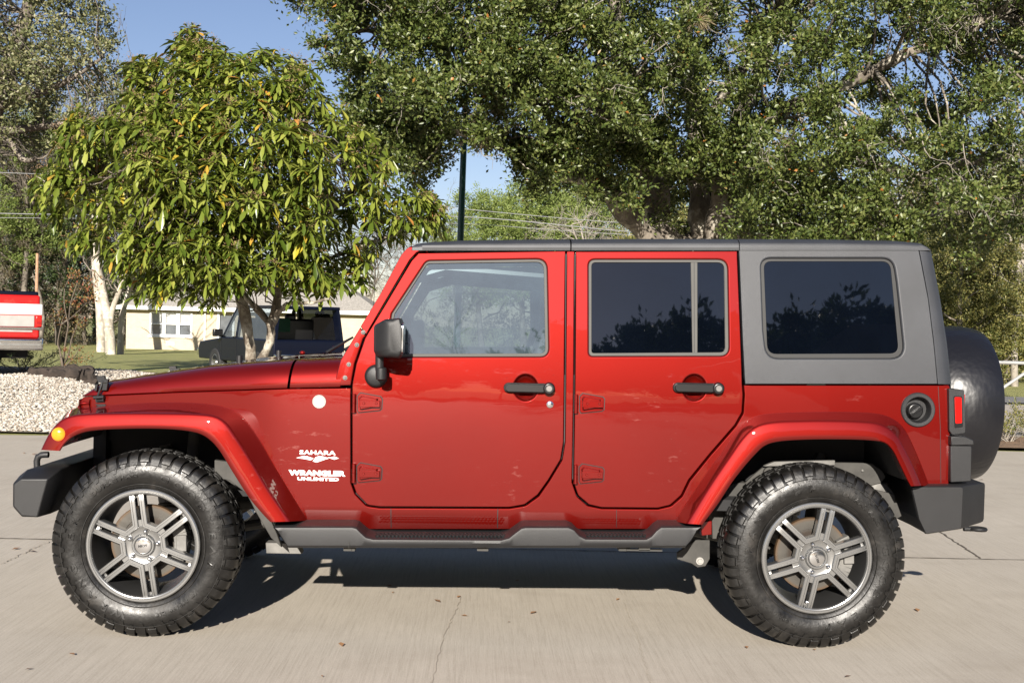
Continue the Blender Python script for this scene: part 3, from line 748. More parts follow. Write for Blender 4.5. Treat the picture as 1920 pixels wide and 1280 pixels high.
hood = full(hood_rings([155, 157.5, 161, 167, 175, 184, 195, 215, 250, 290, 335, 380, 425, 465, 505, 538.5], 0.10), 'hood')
hoodo = hood.build('hood', M['paint'], suv, smooth=40)
cowl = full(hood_rings([543.5, 560, 590, 615, 638], 0.10), 'cowl', False)
# dark backing under the hood gap
cowlo = cowl.build('cowl', M['paint'], suv, smooth=40)
b = MB(); q0 = Q(520, 728); q1 = Q(560, 728); b.box(((q0[0]+q1[0])/2+.005, YC, q0[2]+0.045), (0.10, 1.30, 0.085)); b.build('cowl_gutter', M['paint_dark'], suv)
# hood latch (two), washer nozzles, hood bump stops, wiper, aerial
for side in (0, 1):
    b = MB(); f = (lambda q: q.mirrored(YC)) if side else (lambda q: q)
    def L(ax, ay, off): return tuple(Q(ax, ay, off))
    b.merge(surf_prism([(183, 705), (197, 704), (200, 716), (186, 717)], 0.016))
    for (x0, x1, y0, y1) in ((180, 184.5, 720, 732), (192, 203, 718, 731), (196.5, 204.5, 710, 717)):
        b.merge(surf_prism([(x0+1, y0), (x1+1, y0), (x1-.5, y1), (x0-1, y1)], 0.020))
    b.tube([L(192, 714, -.016), L(189, 726, -.026), L(184, 740, -.022), L(183, 744, -.02)], 0.0055, 8)
    b.cyl(L(176, 745, -.018), L(195, 744, -.018), 0.0085, 12)
    b.merge(surf_prism([(178, 741), (194, 740), (196, 753), (181, 754)], 0.010))
    b.merge(surf_prism([(179, 757), (198, 757), (203, 764), (190, 764)], 0.012))
    b.tube([L(180, 742, -.02), L(180, 751, -.02), L(193, 751, -.02), L(194, 742, -.02)], 0.003, 6)
    f(b).build('hood_latch', M['plastic'], hoodo, bevel=0.0015)
    b = MB(); p = P(449, 672, 0.42); b.cyl((p[0], 0.42, p[2]-0.02), (p[0], 0.42, p[2]+0.014), 0.014, 12); f(b).build('bump_stop', M['plastic'], hoodo)
    b = MB(); p = P(567, 661, 0.36); b.ball(tuple(p), 0.010, 10, (1.3, 1, 1)); f(b).build('hinge_cap', M['paint'], cowlo)
b = MB(); b.tube([tuple(P(612, 661, 0.40)), tuple(P(630, 650, 0.42)), tuple(P(662, 632, 0.46))], [0.010, 0.008, 0.005], 8)
b.build('wiper', M['satin'], wfo); b.xform(Matrix.Translation((0.02, 0.55, 0))).build('wiper', M['satin'], wfo)
b = MB(); p = P(700, 560, 1.55); 
a0 = P(699, 600, 1.62); a1 = P(708, 437, 1.62); b.tube([(a0[0], 1.62, a0[2]-0.18), tuple(a0), tuple(a1)], 0.0018, 6); b.cyl((a0[0], 1.62, a0[2]-0.20), (a0[0], 1.62, a0[2]-0.15), 0.010, 8); b.build('aerial', M['satin'], cowlo)

# roof
RT = [(772, 462), (780, 457.5), (800, 454.5), (850, 452), (1000, 450), (1250, 449), (1550, 450), (1690, 452.5), (1728, 456), (1741, 461.5), (1745, 466)]
def roof_ring(X, grow=0.0):
    low = Q(X, 469.5); x = low[0]; yb = low[1]+0.0-0.004; zb = low[2]
    yt = interp_line(RT, X); h = P(X, yt, yb+0.05)[2]-zb; h = max(0.006, h)
    prof = [(0.030, -0.002), (0.0, -0.001), (0.0005, 0.30), (0.003, 0.60), (0.006, 0.66), (0.012, 0.76), (0.026, 0.90), (0.05, 1.0), (0.10, 1.12), (0.2, 1.25), (0.45, 1.45)]
    pts = [(x, yb+dy, zb+(fz*h)) for dy, fz in prof]+[(x, YC, zb+1.5*h)]
    pts += [(p[0], 2*YC-p[1], p[2]) for p in pts[-2::-1]]; return pts
roof1 = MB(); roof1.loft([[(p[0]-0.012, p[1]+(0.012 if p[1] < YC else -0.012), roof_ring(773)[0][2]) for p in roof_ring(773)]]+[roof_ring(X) for X in (773, 780, 790, 810, 860, 920, 990, 1040, 1069)], False, False, flip=True)
roof2 = MB(); roof2.loft([roof_ring(X) for X in (1071.5, 1120, 1200, 1300, 1385)], False, False, flip=True)
roof1.build('roof_panel', M['hardtop'], suv, smooth=45); roof2.build('roof_panel', M['hardtop'], suv, smooth=45)
hto = MB(); hto.loft([roof_ring(X) for X in (1386.5, 1450, 1550, 1640, 1690, 1716, 1728)]+[[(p[0], p[1], min(p[2], roof_ring(1728)[0][2]+(p[2]-roof_ring(1728)[0][2])*k)) for p in roof_ring(X)] for X, k in ((1738, .9), (1743, .55), (1745.5, 0.0))], False, False, flip=True)
# the side of the hardtop with its window opening
side_px = [(1386, 469.5), (1722.5, 469.5, 3), (1740, 560), (1750, 640), (1757.5, 719.5), (1397, 719.5), (1393, 640)]
hs = panel(rounded(xz(side_px)), [rounded(xz(TW), seg=7)], bev=0.0025, flange=0.03, hbev=0.010, hflange=0.012, off=-0.001)
crease = [(1724, 470), (1741, 560), (1751, 640), (1758.5, 719.5)]; sil = [(1744.5, 470), (1761.5, 560), (1774, 640), (1782.5, 719.5)]
def cline(pts, t): return interp_line([(p[1], p[0]) for p in pts], t)
rr = []
for v in np.linspace(470, 719.5, 16):
    c = Q(cline(crease, v), v); s2 = cline(sil, v); cs = c[1]
    q = P(s2, v, cs+0.045)
    ring = [(c[0]-0.0, cs+0.012, c[2]), (c[0]+0.001, cs+0.001, c[2]), ((c[0]*0.6+q[0]*0.4), cs+0.003, c[2]), ((c[0]*.25+q[0]*.75), cs+0.012, c[2]), (c[0]*.06+q[0]*.94, cs+0.027, c[2]), (q[0], cs+0.05, c[2]), (q[0]+0.004, cs+0.10, c[2]), (q[0]+0.010, YC-0.3, c[2])]
    ring += [(p[0], 2*YC-p[1], p[2]) for p in ring[::-1]]; rr.append(ring)
mbx = MB(); mbx.loft(rr, False, False, flip=False)
hto.merge(mbx)
hoo = hto.build('hardtop', M['hardtop'], suv, smooth=40)
for side in (0, 1): (hs.mirrored(YC) if side else hs).build('side_panel', M['hardtop'], hoo, weld=0.0002, surfn=-0.001)
for side in (0, 1):
    f = (lambda q: q.mirrored(YC)) if side else (lambda q: q)
    f(ring_panel(TW, TG, 0.012, 0.002, 0.004)).build('window_seal', M['rubber'], hoo)
    f(panel(rounded(xz(TW)), [], off=0.015, bev=0.001, flange=0.002, grid=0.3, surf=SF)).build('window_pane', M['tint'], hoo, smooth=0)
xb = rr[8][7][0]+0.003
b = MB(); b.prism(rounded([(0.42, 1.24), (1.46, 1.24), (1.43, 1.62), (0.45, 1.62)], 0.05), xb, xb+0.004, axis='x'); b.build('rear_window', M['tint'], hoo, fixn=True)
# drip rail strip
M['railgrey'] = simple('rail_grey', (0.085, 0.086, 0.09), 0.42, 0.2, var=0.1)
for (xa, xc) in ((792, 1069), (1071.5, 1384)):
    rings = []; b = MB()
    for X in np.linspace(xa, xc, 10):
        low = Q(X, 468.5); y0 = low[1]-0.006; z0 = low[2]; rings.append([(low[0], y0+.01, z0-0.003), (low[0], y0, z0), (low[0], y0-0.003, z0+0.010), (low[0], y0+0.001, z0+0.020), (low[0], y0+.01, z0+0.022)])
    b.loft(rings, False, False, flip=True); both(b, 'drip_rail', M['railgrey'], suv)
# pillar sealing strip between the doors (dark gap backing), door-opening backing
bk = MB()
for X0, X1 in ((1054, 1084),):
    p0 = Q(X0, 900); p1 = Q(X1, 475); bk.box(((p0[0]+p1[0])/2, 0.24, (p0[2]+1.18)/2+.0), (0.10, 0.06, 1.18-p0[2])); bk.box(((p0[0]+p1[0])/2, 0.275, (1.18+p1[2])/2), (0.09, 0.05, p1[2]-1.18))
both(bk, 'pillar', M['interior'], suv)

# --- wheel-arch flares
def catmull(pts, n):
    pts = [np.array(p, float) for p in pts]; P_ = [2*pts[0]-pts[1]]+pts+[2*pts[-1]-pts[-2]]; out = []
    seg = [np.linalg.norm(pts[i+1]-pts[i]) for i in range(len(pts)-1)]; cum = np.concatenate([[0], np.cumsum(seg)]); 
    for s in np.linspace(0, cum[-1]-1e-6, n):
        i = int(np.searchsorted(cum, s, 'right')-1); t = (s-cum[i])/seg[i]; p0, p1, p2, p3 = P_[i], P_[i+1], P_[i+2], P_[i+3]
        # centripetal-like: tangents scaled by the segment lengths
        m1 = (p2-p0)/(np.linalg.norm(p2-p0)+1e-9)*seg[i]; m2 = (p3-p1)/(np.linalg.norm(p3-p1)+1e-9)*seg[i]
        h = 2*t**3-3*t**2+1; out.append(h*p1+(t**3-2*t**2+t)*m1+(-2*t**3+3*t**2)*p2+(t**3-t**2)*m2)
    return out
FB = [(113, 845), (123, 830), (141, 816), (169, 807.5), (234, 803.5), (305, 803.5), (356, 808), (384, 817), (408, 839), (436, 884), (469, 935), (497, 968), (507, 978)]
FA = [(77, 843), (86, 824), (99, 803), (117, 786), (145, 777.5), (211, 774.5), (305, 774.5), (375, 776.5), (405, 781), (424, 793), (440, 815), (469, 860), (506, 921), (545, 977)]
FJ = [(80, 840), (95, 806), (112, 786), (136, 766), (173, 761), (234, 756.5), (300, 753.5), (375, 755), (422, 763), (450, 776), (478, 809), (516, 874), (553, 935), (577.5, 975)]
RB = [(1317, 983), (1346, 944), (1373, 903), (1397, 872), (1415, 852), (1432, 836), (1454, 828), (1500, 824), (1569, 823), (1632, 825), (1659, 830), (1674, 845), (1686, 869), (1700, 898), (1707, 911)]
RA = [(1287, 981), (1330, 911), (1366, 858), (1395, 818), (1418, 799), (1448, 791), (1500, 788.5), (1554, 788), (1615, 790), (1650, 795), (1676, 811), (1694, 838), (1713, 876), (1727, 910)]
RJ = [(1264.5, 977), (1311, 905), (1359, 838), (1388, 799), (1404, 785), (1428, 776), (1507, 771.5), (1601, 771.5), (1648, 775), (1676, 785), (1696, 803), (1714, 838), (1732, 881), (1743, 911)]
def flare(B_, A_, J_, yface, front):
    n = 64; Bs, As, Js = catmull(B_, n), catmull(A_, n), catmull(J_, n); rings = []
    for i in range(n):
        b_, a_, j_ = Bs[i], As[i], Js[i]
        j = P(j_[0], j_[1], 0.2)
        js = Q(j_[0], j_[1], 0.004); js2 = Q(j_[0], j_[1], 0.05)
        def at(u, Y): q = a_+(b_-a_)*u; return tuple(P(q[0], q[1], Y))
        A3 = np.array(at(0, yface+0.018))
        m1 = js+(A3-js)*0.12+np.array([0, 0, 0]); m2 = js+(A3-js)*0.55
        ring = [tuple(js2), tuple(js), tuple(m1), tuple(m2), tuple(A3+(js-A3)*0.06), tuple(A3), at(0.04, yface+0.0145), at(0.12, yface+0.0115), at(0.45, yface+0.005), at(0.75, yface+0.001), at(0.93, yface+0.0005), at(1.0, yface+0.005)]
        bb = np.array(at(1.0, yface+0.007)); cen = np.array([-1.4735 if front else 1.4735, 0, 0.45]); out = bb-cen; out[1] = 0; out /= np.linalg.norm(out)
        ring.append(tuple(bb+np.array([0, 0.004, 0])+out*0.004)); ring.append(tuple(bb+np.array([0, 0.03, 0])+out*0.014)); ring.append((bb[0]+out[0]*0.03, js2[1], bb[2]+out[2]*0.03))
        rings.append(ring)
    mb = MB(); mb.loft(rings, True, True); return mb
for B_, A_, J_, fr in ((FB, FA, FJ, True), (RB, RA, RJ, False)):
    mb = flare(B_, A_, J_, 0.0, fr)
    for side in (0, 1):
        fo = (mb.mirrored(YC) if side else mb).build('wheel_arch_flare', M['paint'], suv, smooth=45, fixn=True)
        if fr:
            b = MB(); c = P(109.5, 814, 0.004); prof = [(0.0, -0.012), (0.010, -0.0115), (0.020, -0.009), (0.027, -0.005), (0.030, 0.0), (0.031, 0.012)]
            b.lathe(prof, 28, tuple(c)); (b.mirrored(YC) if side else b).build('side_marker', M['amber'], fo)
        # liner: dark arch and inner wall
        Bs = catmull(B_, 40); W = [P(p[0], p[1], 0.02) for p in Bs]; cen = np.array([-1.4735 if fr else 1.4735, 0, 0.45])
        r0 = []; r1 = []; 
        for w in W:
            o = w-cen; o[1] = 0; o /= np.linalg.norm(o); q = w+o*0.02; r0.append((q[0], 0.05, q[2])); r1.append((q[0], 0.62, q[2]))
        l = MB(); l.loft([r0, r1], False, False)
        l.add(r1+[(cen[0], 0.62, 0.50)], [(i, i+1, len(r1)) for i in range(len(r1)-1)])
        (l.mirrored(YC) if side else l).build('wheel_arch_liner', M['paint_dark'], suv)
# --- wheels
TP = [(0.243, 0.034), (0.249, 0.024), (0.256, 0.019), (0.270, 0.012), (0.288, 0.004), (0.308, 0.0), (0.328, 0.0015), (0.346, 0.006), (0.362, 0.013), (0.376, 0.025), (0.388, 0.040), (0.394, 0.06), (0.3955, 0.127)]
def text_mesh(s, size=1.0, bold=0.0, extrude=0.0, align='CENTER', spacing=1.0, shear=0.0):
    cu = bpy.data.curves.new('tmp_text', 'FONT'); cu.body = s; cu.size = size; cu.align_x = align; cu.offset = bold; cu.extrude = extrude; cu.space_character = spacing; cu.resolution_u = 3; cu.shear = shear
    o = bpy.data.objects.new('tmp_text', cu); COL.objects.link(o); dg = bpy.context.evaluated_depsgraph_get(); dg.update()
    me = bpy.data.meshes.new_from_object(o.evaluated_get(dg)); V = np.array([v.co[:] for v in me.vertices]); F = [tuple(p.vertices) for p in me.polygons]
    bpy.data.objects.remove(o); bpy.data.curves.remove(cu); bpy.data.meshes.remove(me); return V, F
def tyre_mesh():
    mb = MB(); prof = TP+[(r, 0.254-y) for r, y in TP[-2::-1]]; mb.lathe(prof, 96)
    def blk(a0, a1, sec, tw=0.0):
        n = 3; rings = []
        for k in range(n):
            rings.append([(r*math.sin(a0+(a1-a0)*k/(n-1)+tw*y), y, r*math.cos(a0+(a1-a0)*k/(n-1)+tw*y)) for r, y in sec])
        mb.loft(rings, True, True)
    K = 50; p = 2*math.pi/K
    for k in range(K):
        a = k*p; w = 0.37*p
        long = k % 2 == 0
        sec = [(0.352 if long else 0.366, 0.004 if long else 0.010), (0.372, 0.012), (0.388, 0.020), (0.399, 0.034), (0.404, 0.052), (0.4055, 0.085), (0.388, 0.085), (0.372, 0.045), (0.355, 0.016)]
        for m in (0, 1):
            ss = sec if not m else [(r, 0.254-y) for r, y in sec]; o = 0 if not m else p/2
            if m: ss = ss[::-1]
            blk(a-w+o, a+w+o, ss[::-1] if False else ss, 0.25 if not m else -0.25)
        # small raised wedge on the sidewall
        s0, s1 = (0.334, 0.350) if long else (0.346, 0.362)
        if True:
            aa = a+p/2*0.0; hw0 = 0.16*p; hw1 = 0.30*p
            pts = [(s0, aa-hw0), (s0, aa+hw0), (s1, aa+hw1), (s1, aa-hw1)]
            top = [(r*math.sin(t), -0.003+max(0, (r-0.335))*0.3, r*math.cos(t)) for r, t in pts]; bot = [(x, y+0.008, z) for x, y, z in top]
            mb.add(top+bot, [(3, 2, 1, 0), (0, 1, 5, 4), (1, 2, 6, 5), (2, 3, 7, 6), (3, 0, 4, 7)])
        for row, (ya, yb, ph) in enumerate(((0.092, 0.121, 0.5), (0.133, 0.162, 0.0))):
            aa = a+ph*p; sec = [(0.405, ya), (0.405, yb), (0.385, yb), (0.385, ya)]; blk(aa-0.33*p, aa+0.33*p, sec, 1.1 if row else -1.1)
    # circumferential rib lines on the sidewall
    for r, y in ((0.352, 0.0035), (0.268, 0.009)): mb.lathe([(r-0.0018, y+0.004), (r-0.001, y-0.0015), (r+0.001, y-0.0015), (r+0.0018, y+0.004)], 96)
    # lettering round the sidewall
    def ring_text(s, a0, a1, r, h):
        cs = [c for c in s]; n = len(cs)
        for i, c in enumerate(cs):
            if c == ' ': continue
            V, F = text_mesh(c, h, 0.0016, 0.0); V = V.copy(); 
            if len(V) == 0: continue
            V[:, 0] *= 1.35; a = math.radians(a0+(a1-a0)*(i/(n-1)))
            R_ = r+V[:, 1]; A = a+V[:, 0]/r
            top = np.stack([R_*np.sin(A), np.interp(R_, [q[0] for q in TP], [q[1] for q in TP])-0.0045, R_*np.cos(A)], -1); m = len(V); bot = top.copy(); bot[:, 1] += 0.006
            # boundary edges give the side walls
            from collections import Counter
            cnt = Counter(); 
            for f in F:
                for j in range(len(f)): cnt[(f[j], f[(j+1) % len(f)])] += 1
            side = [(e[0], e[1]) for e in cnt if (e[1], e[0]) not in cnt]
            mb.add(np.concatenate([top, bot]), [tuple(f) for f in F]+[(b_, a_, a_+m, b_+m) for a_, b_ in side])
    ring_text('WRANGLER', -97, -6, 0.296, 0.040)
    ring_text('DURATRAC', 22, 58, 0.300, 0.026)
    ring_text('GOODYEAR', 82, 170, 0.292, 0.042)
    ring_text('LT 265/70 R18', 196, 232, 0.300, 0.016)
    return mb
TYRE = tyre_mesh()
def rim_mesh():
    mb = MB()
    mb.lathe([(0.222, 0.016), (0.219, 0.030), (0.216, 0.06), (0.206, 0.10), (0.202, 0.17), (0.208, 0.236), (0.243, 0.236), (0.243, 0.20), (0.222, 0.17), (0.222, 0.06), (0.240, 0.05)], 96, mi=1)
    mb.lathe([(0.240, 0.05), (0.246, 0.034), (0.2475, 0.018), (0.2455, 0.011), (0.241, 0.008), (0.2345, 0.008), (0.2325, 0.0105), (0.2305, 0.0105), (0.2285, 0.008), (0.226, 0.009), (0.222, 0.016)], 96)
    # hub
    mb.lathe([(0.0, 0.030), (0.036, 0.030), (0.0375, 0.016), (0.041, 0.013), (0.0455, 0.013), (0.049, 0.018), (0.052, 0.024), (0.076, 0.024), (0.083, 0.020), (0.088, 0.024), (0.092, 0.07), (0.06, 0.09)], 60)
    # paired bars meeting in a V
    def bar(path, hw=0.0120, y0=0.014, y1=0.010):
        sec = [(-hw, 0.040), (-hw, 0.003), (-hw*0.8, 0.0), (-0.0030, 0.0), (-0.0020, 0.0035), (0.0020, 0.0035), (0.0030, 0.0), (hw*0.8, 0.0), (hw, 0.003), (hw, 0.040)]
        n = len(path); rings = []
        for i, (x, z, y) in enumerate(path):
            a = np.array(path[max(0, i-1)][:2]); b = np.array(path[min(n-1, i+1)][:2]); t0 = np.array(path[i][:2])-a; t1 = b-np.array(path[i][:2])
            t = b-a; t /= np.linalg.norm(t); nn = np.array([-t[1], t[0]]); k = 1.0
            if 0 < i < n-1:
                c = (t0@t1)/(np.linalg.norm(t0)*np.linalg.norm(t1)); k = 1/max(0.5, math.sqrt((1+c)/2))
            rings.append([(x+nn[0]*u*k, y+v, z+nn[1]*u*k) for u, v in sec])
        mb.loft(rings, True, True)
    for k in range(6):
        a = math.radians(60*k)
        def rot(x, z, ang): return (x*math.cos(ang)+z*math.sin(ang), -x*math.sin(ang)+z*math.cos(ang))
        s = 0.0205; ang2 = math.radians(60*(k+1))
        p = [rot(s, 0.231, a)+(0.020,), rot(s, 0.222, a)+(0.016,), rot(s, 0.19, a)+(0.013,), rot(s, 0.14, a)+(0.011,), rot(s, 0.088, a)+(0.011,)]
        q = [rot(-s, 0.088, ang2)+(0.011,), rot(-s, 0.14, ang2)+(0.011,), rot(-s, 0.19, ang2)+(0.013,), rot(-s, 0.222, ang2)+(0.016,), rot(-s, 0.231, ang2)+(0.020,)]
        bar(p+q)
        # web between the twin bars near the hub and at the rim
        for (z0, z1, yy) in ((0.080, 0.112, 0.020), (0.208, 0.228, 0.034)):
            b = MB(); b.box((0, yy+0.008, (z0+z1)/2), (2*s, 0.014, z1-z0)); b = b.xform(Matrix.Rotation(a, 4, 'Y')); mb.merge(b)
    return mb
RIM = rim_mesh()
def wheel(x, near, ra, ta, first=None):
    Y0 = 0.0 if near else 2*YC
    hub = np.array([x, Y0, 0.405])
    fl = (lambda m: m) if near else (lambda m: (m.mirrored(0.0)))
    if first is None:
        w = fl(RIM).build('wheel', [M['rim'], M['rimdark']], suv, origin=hub, local=True, smooth=32, fixn=True)
        w.rotation_euler = (0, math.radians(ra), 0)
        t = fl(TYRE).build('tyre', M['tyre'], w, local=True, smooth=40, fixn=True); t.rotation_euler = (0, math.radians(ta-ra), 0)
        b = MB(); b.lathe([(0.075, 0.10), (0.115, 0.10), (0.116, 0.096), (0.163, 0.096), (0.165, 0.099), (0.165, 0.118), (0.10, 0.12)], 64); b.lathe([(0.0, 0.06), (0.05, 0.06), (0.072, 0.075), (0.074, 0.11)], 40)
        fl(b).build('brake_disc', M['disc'], w, local=True)
        b = MB()
        for k in range(9):
            a0 = math.radians(-ra+62+k*7.0); b.box((0.150*math.sin(a0), 0.098, 0.150*math.cos(a0)), (0.022, 0.07, 0.060), ry=a0)
        a0 = math.radians(-ra+88); b.box((0.155*math.sin(a0), 0.058, 0.155*math.cos(a0)), (0.07, 0.02, 0.045), ry=a0); fl(b).build('brake_caliper', M['steel'], w, local=True, bevel=0.003)
        b = MB(); b.lathe([(0.0, 0.0085), (0.026, 0.0088), (0.033, 0.0105), (0.036, 0.015), (0.0365, 0.022)], 40); c = fl(b).build('centre_cap', M['chrome'], w, local=True)
        V, F = text_mesh('MKW', 0.016, 0.0004); V = V+np.array([0, -0.005, 0]); b = MB(); b.add([(p[0], 0.0078, p[1]) for p in V], F); fl(b).build('cap_lettering', M['rimdark'], w, local=True, smooth=0)
        for k in range(5):
            a0 = math.radians(17.5+72*k); b = MB(); b.lathe([(0.0, 0.002), (0.004, 0.003), (0.0075, 0.007), (0.0095, 0.011), (0.0098, 0.024)], 12, (0.0635*math.sin(a0), 0.0, 0.0635*math.cos(a0)))
            fl(b).build('lug_nut', M['chrome'], w, local=True)
        b = MB(); a0 = math.radians(-70+9); b.cyl((0.208*math.sin(a0), 0.055, 0.208*math.cos(a0)), (0.200*math.sin(a0), 0.028, 0.200*math.cos(a0)), 0.0045, 8); fl(b).build('valve_stem', M['chrome'], w, local=True)
        # back plate / hub carrier closes the view through the wheel
        return w
    w = first.copy(); COL.objects.link(w); w.location = (x, Y0-YC, 0.405); w.rotation_euler = (0, math.radians(ra), 0); ORG[w.name] = hub
    for ch in list(first.children):
        c = ch.copy(); COL.objects.link(c); c.parent = w
        if ch.name.startswith('tyre'): c.rotation_euler = (0, math.radians(ta-ra), 0)
        if ch.name.startswith('brake_caliper'): c.rotation_euler = (0, math.radians(first['ra']-ra), 0)
    return w
w0 = wheel(-1.4735, True, -9, -65); w0['ra'] = -9.0
w1 = wheel(1.4735, True, 252, 0, w0)
w2 = wheel(-1.4735, False, 20, 30); w2['ra'] = 20.0
w3 = wheel(1.4735, False, 75, 120, w2)
for w in (w0, w1, w2, w3):
    if 'ra' in w: del w['ra']

# --- bumpers, side steps, lamps
def loft_px(secs, refY=None):
    """sections: (Y, [(px,py)...]) mapped at refY (or their own Y) and set at depth Y"""
    rings = []
    for Y, pts in secs:
        r = refY if refY is not None else Y; rings.append([(P(a, b, r)[0], Y, P(a, b, r)[2]) for a, b in pts])
    return rings
def sym(rings): return rings+[[(p[0], 2*YC-p[1], p[2]) for p in r] for r in rings[::-1]]
e0 = rounded([(25, 909, 5), (39, 898.5, 5), (88, 898.5, 2), (69, 969, 3), (40, 966.5, 5), (25, 949, 5)], seg=2)
e1 = rounded([(22.5, 906, 5), (38, 896, 5), (91, 896, 2), (71, 970, 3), (39, 969, 5), (22, 950, 5)], seg=2)
e2 = rounded([(21.5, 897, 5), (38, 884, 5), (104, 881, 2), (84, 968, 3), (39, 969, 5), (21, 950, 5)], seg=2)
rings = [[(P(a, b, .08)[0], Y, P(a, b, .08)[2]) for a, b in e] for Y, e in ((0.083, e0), (0.092, e1), (0.16, e2), (0.40, e2))]
mb = MB(); mb.loft(sym(rings), True, True); fb = mb.build('front_bumper', M['plastic'], suv, smooth=30, fixn=True, bevel=0.010, seg=3)
for side in (0, 1):
    b = MB(); b.tube([tuple(P(a, c, 0.32)) for a, c in ((69.5, 876), (69, 864), (71.5, 856), (78, 852.5), (85, 852), (91, 852))], 0.0145, 12); (b.mirrored(YC) if side else b).build('tow_hook', M['step'], fb)
    b = MB(); p = P(70, 925, .3); b.lathe([(0.0, 0.0), (0.055, 0.002), (0.06, 0.03)], 24, (P(22, 930, .1)[0]-0.001, 0.45, P(22, 925, .1)[2]), axis='x'); (b.mirrored(YC) if side else b).build('fog_lamp', M['chrome'], fb, fixn=True)
r0 = rounded([(1710, 913, 3), (1805, 913, 4), (1801.5, 989.5, 4), (1736, 999, 3), (1723.5, 972, 3)], seg=2)
r1 = rounded([(1708, 911, 3), (1809, 910.5, 4), (1805, 991, 4), (1735, 1001, 3), (1721.5, 972, 3)], seg=2)
r2 = rounded([(1708, 905, 3), (1847, 904, 5), (1844.5, 978, 8), (1737, 1001, 3), (1721.5, 972, 3)], seg=2)
r3 = rounded([(1712, 905, 3), (1850, 904, 5), (1847.5, 978, 8), (1741, 1000, 3), (1725.5, 972, 3)], seg=2)
rings = [[(P(a, b, ym)[0], Y, P(a, b, ym)[2]) for a, b in e] for Y, ym, e in ((0.078, .08, r0), (0.086, .08, r1), (0.19, .19, r2), (0.42, .19, r3))]
mb = MB(); mb.loft(sym(rings), True, True); rb = mb.build('rear_bumper', M['plastic'], suv, smooth=30, fixn=True)
b = MB(); p = P(1826, 991, 0.5); b.cyl((p[0]-0.05, 0.5, p[2]), (p[0]+0.03, 0.5, p[2]), 0.012, 10); b.lathe([(0.0, -0.008), (0.04, -0.008), (0.045, 0.0), (0.04, 0.008), (0.0, 0.008)], 20, (p[0]+0.02, 0.5, p[2]), axis='z'); b.build('tow_hook', M['plastic'], rb, fixn=True)
for side in (0, 1):
    f = (lambda q: q.mirrored(YC)) if side else (lambda q: q)
    b = MB(); q = [(P(a, c, 0.15)[0], P(a, c, 0.15)[2]) for a, c in rounded([(1779, 834.5, 2), (1819, 834.5, 4), (1817.5, 901, 3), (1779, 903, 2)], seg=2)]; b.prism(q, 0.13, 0.33)
    f(b).build('bumper_block', M['step'], rb, bevel=0.006)
    b = MB(); q = [(P(a, c, 0.14)[0], P(a, c, 0.14)[2]) for a, c in ((1780, 817), (1807, 817.5), (1822, 824), (1823, 833), (1780, 834))]; b.prism(q, 0.12, 0.34); f(b).build('bumper_pad', M['step'], rb, bevel=0.004)
    b = MB(); q = [(P(a, c, 0.145)[0], P(a, c, 0.145)[2]) for a, c in rounded([(1777, 728, 2), (1806, 730, 5), (1808, 811, 5), (1783, 814, 4), (1778, 806, 3)], seg=3)]; b.prism(q, 0.132, 0.26); tl = f(b).build('tail_lamp', M['step'], suv, bevel=0.006)
    b = MB(); q = [(P(a, c, 0.13)[0], P(a, c, 0.13)[2]) for a, c in rounded([(1788, 742), (1804, 742.5), (1805.5, 800), (1790, 802)], 2, seg=2)]; b.prism(q, 0.1290, 0.14); f(b).build('lens_bezel', M['satin'], tl, bevel=0.001)
    b = MB(); q = [(P(a, c, 0.13)[0], P(a, c, 0.13)[2]) for a, c in rounded([(1789.5, 744), (1802.5, 744.5), (1803.5, 793), (1791, 794)], 2, seg=2)]; b.prism(q, 0.1260, 0.14); f(b).build('lens', M['redlens'], tl, bevel=0.002)
    xl = P(1808, 770, 0.15)[0]; b = MB(); zz = P(1808, 770, .15)[2]; b.box((xl, 0.20, zz+0.01), (0.012, 0.085, 0.13)); f(b).build('rear_lens', M['redlens'], tl, bevel=0.004)
# fuel filler
b = MB(); c = Q(FILL[0], FILL[1]); b.lathe([(0.051, 0.034), (0.055, 0.012), (0.057, -0.004), (0.060, -0.008), (0.074, -0.0085), (0.078, -0.005), (0.079, 0.003)], 48, tuple(c)); b.lathe([(0.0, 0.034), (0.052, 0.034)], 40, tuple(c)); ff = b.build('fuel_filler', M['step'], suv)
b = MB(); b.lathe([(0.0, 0.008), (0.030, 0.008), (0.036, 0.013), (0.038, 0.036)], 30, (c[0]-0.006, c[1], c[2]-0.006)); b.box((c[0]-0.006, c[1]+0.004, c[2]-0.006), (0.066, 0.014, 0.012), ry=math.radians(-35)); b.build('filler_cap', M['satin'], ff, bevel=0.0015)

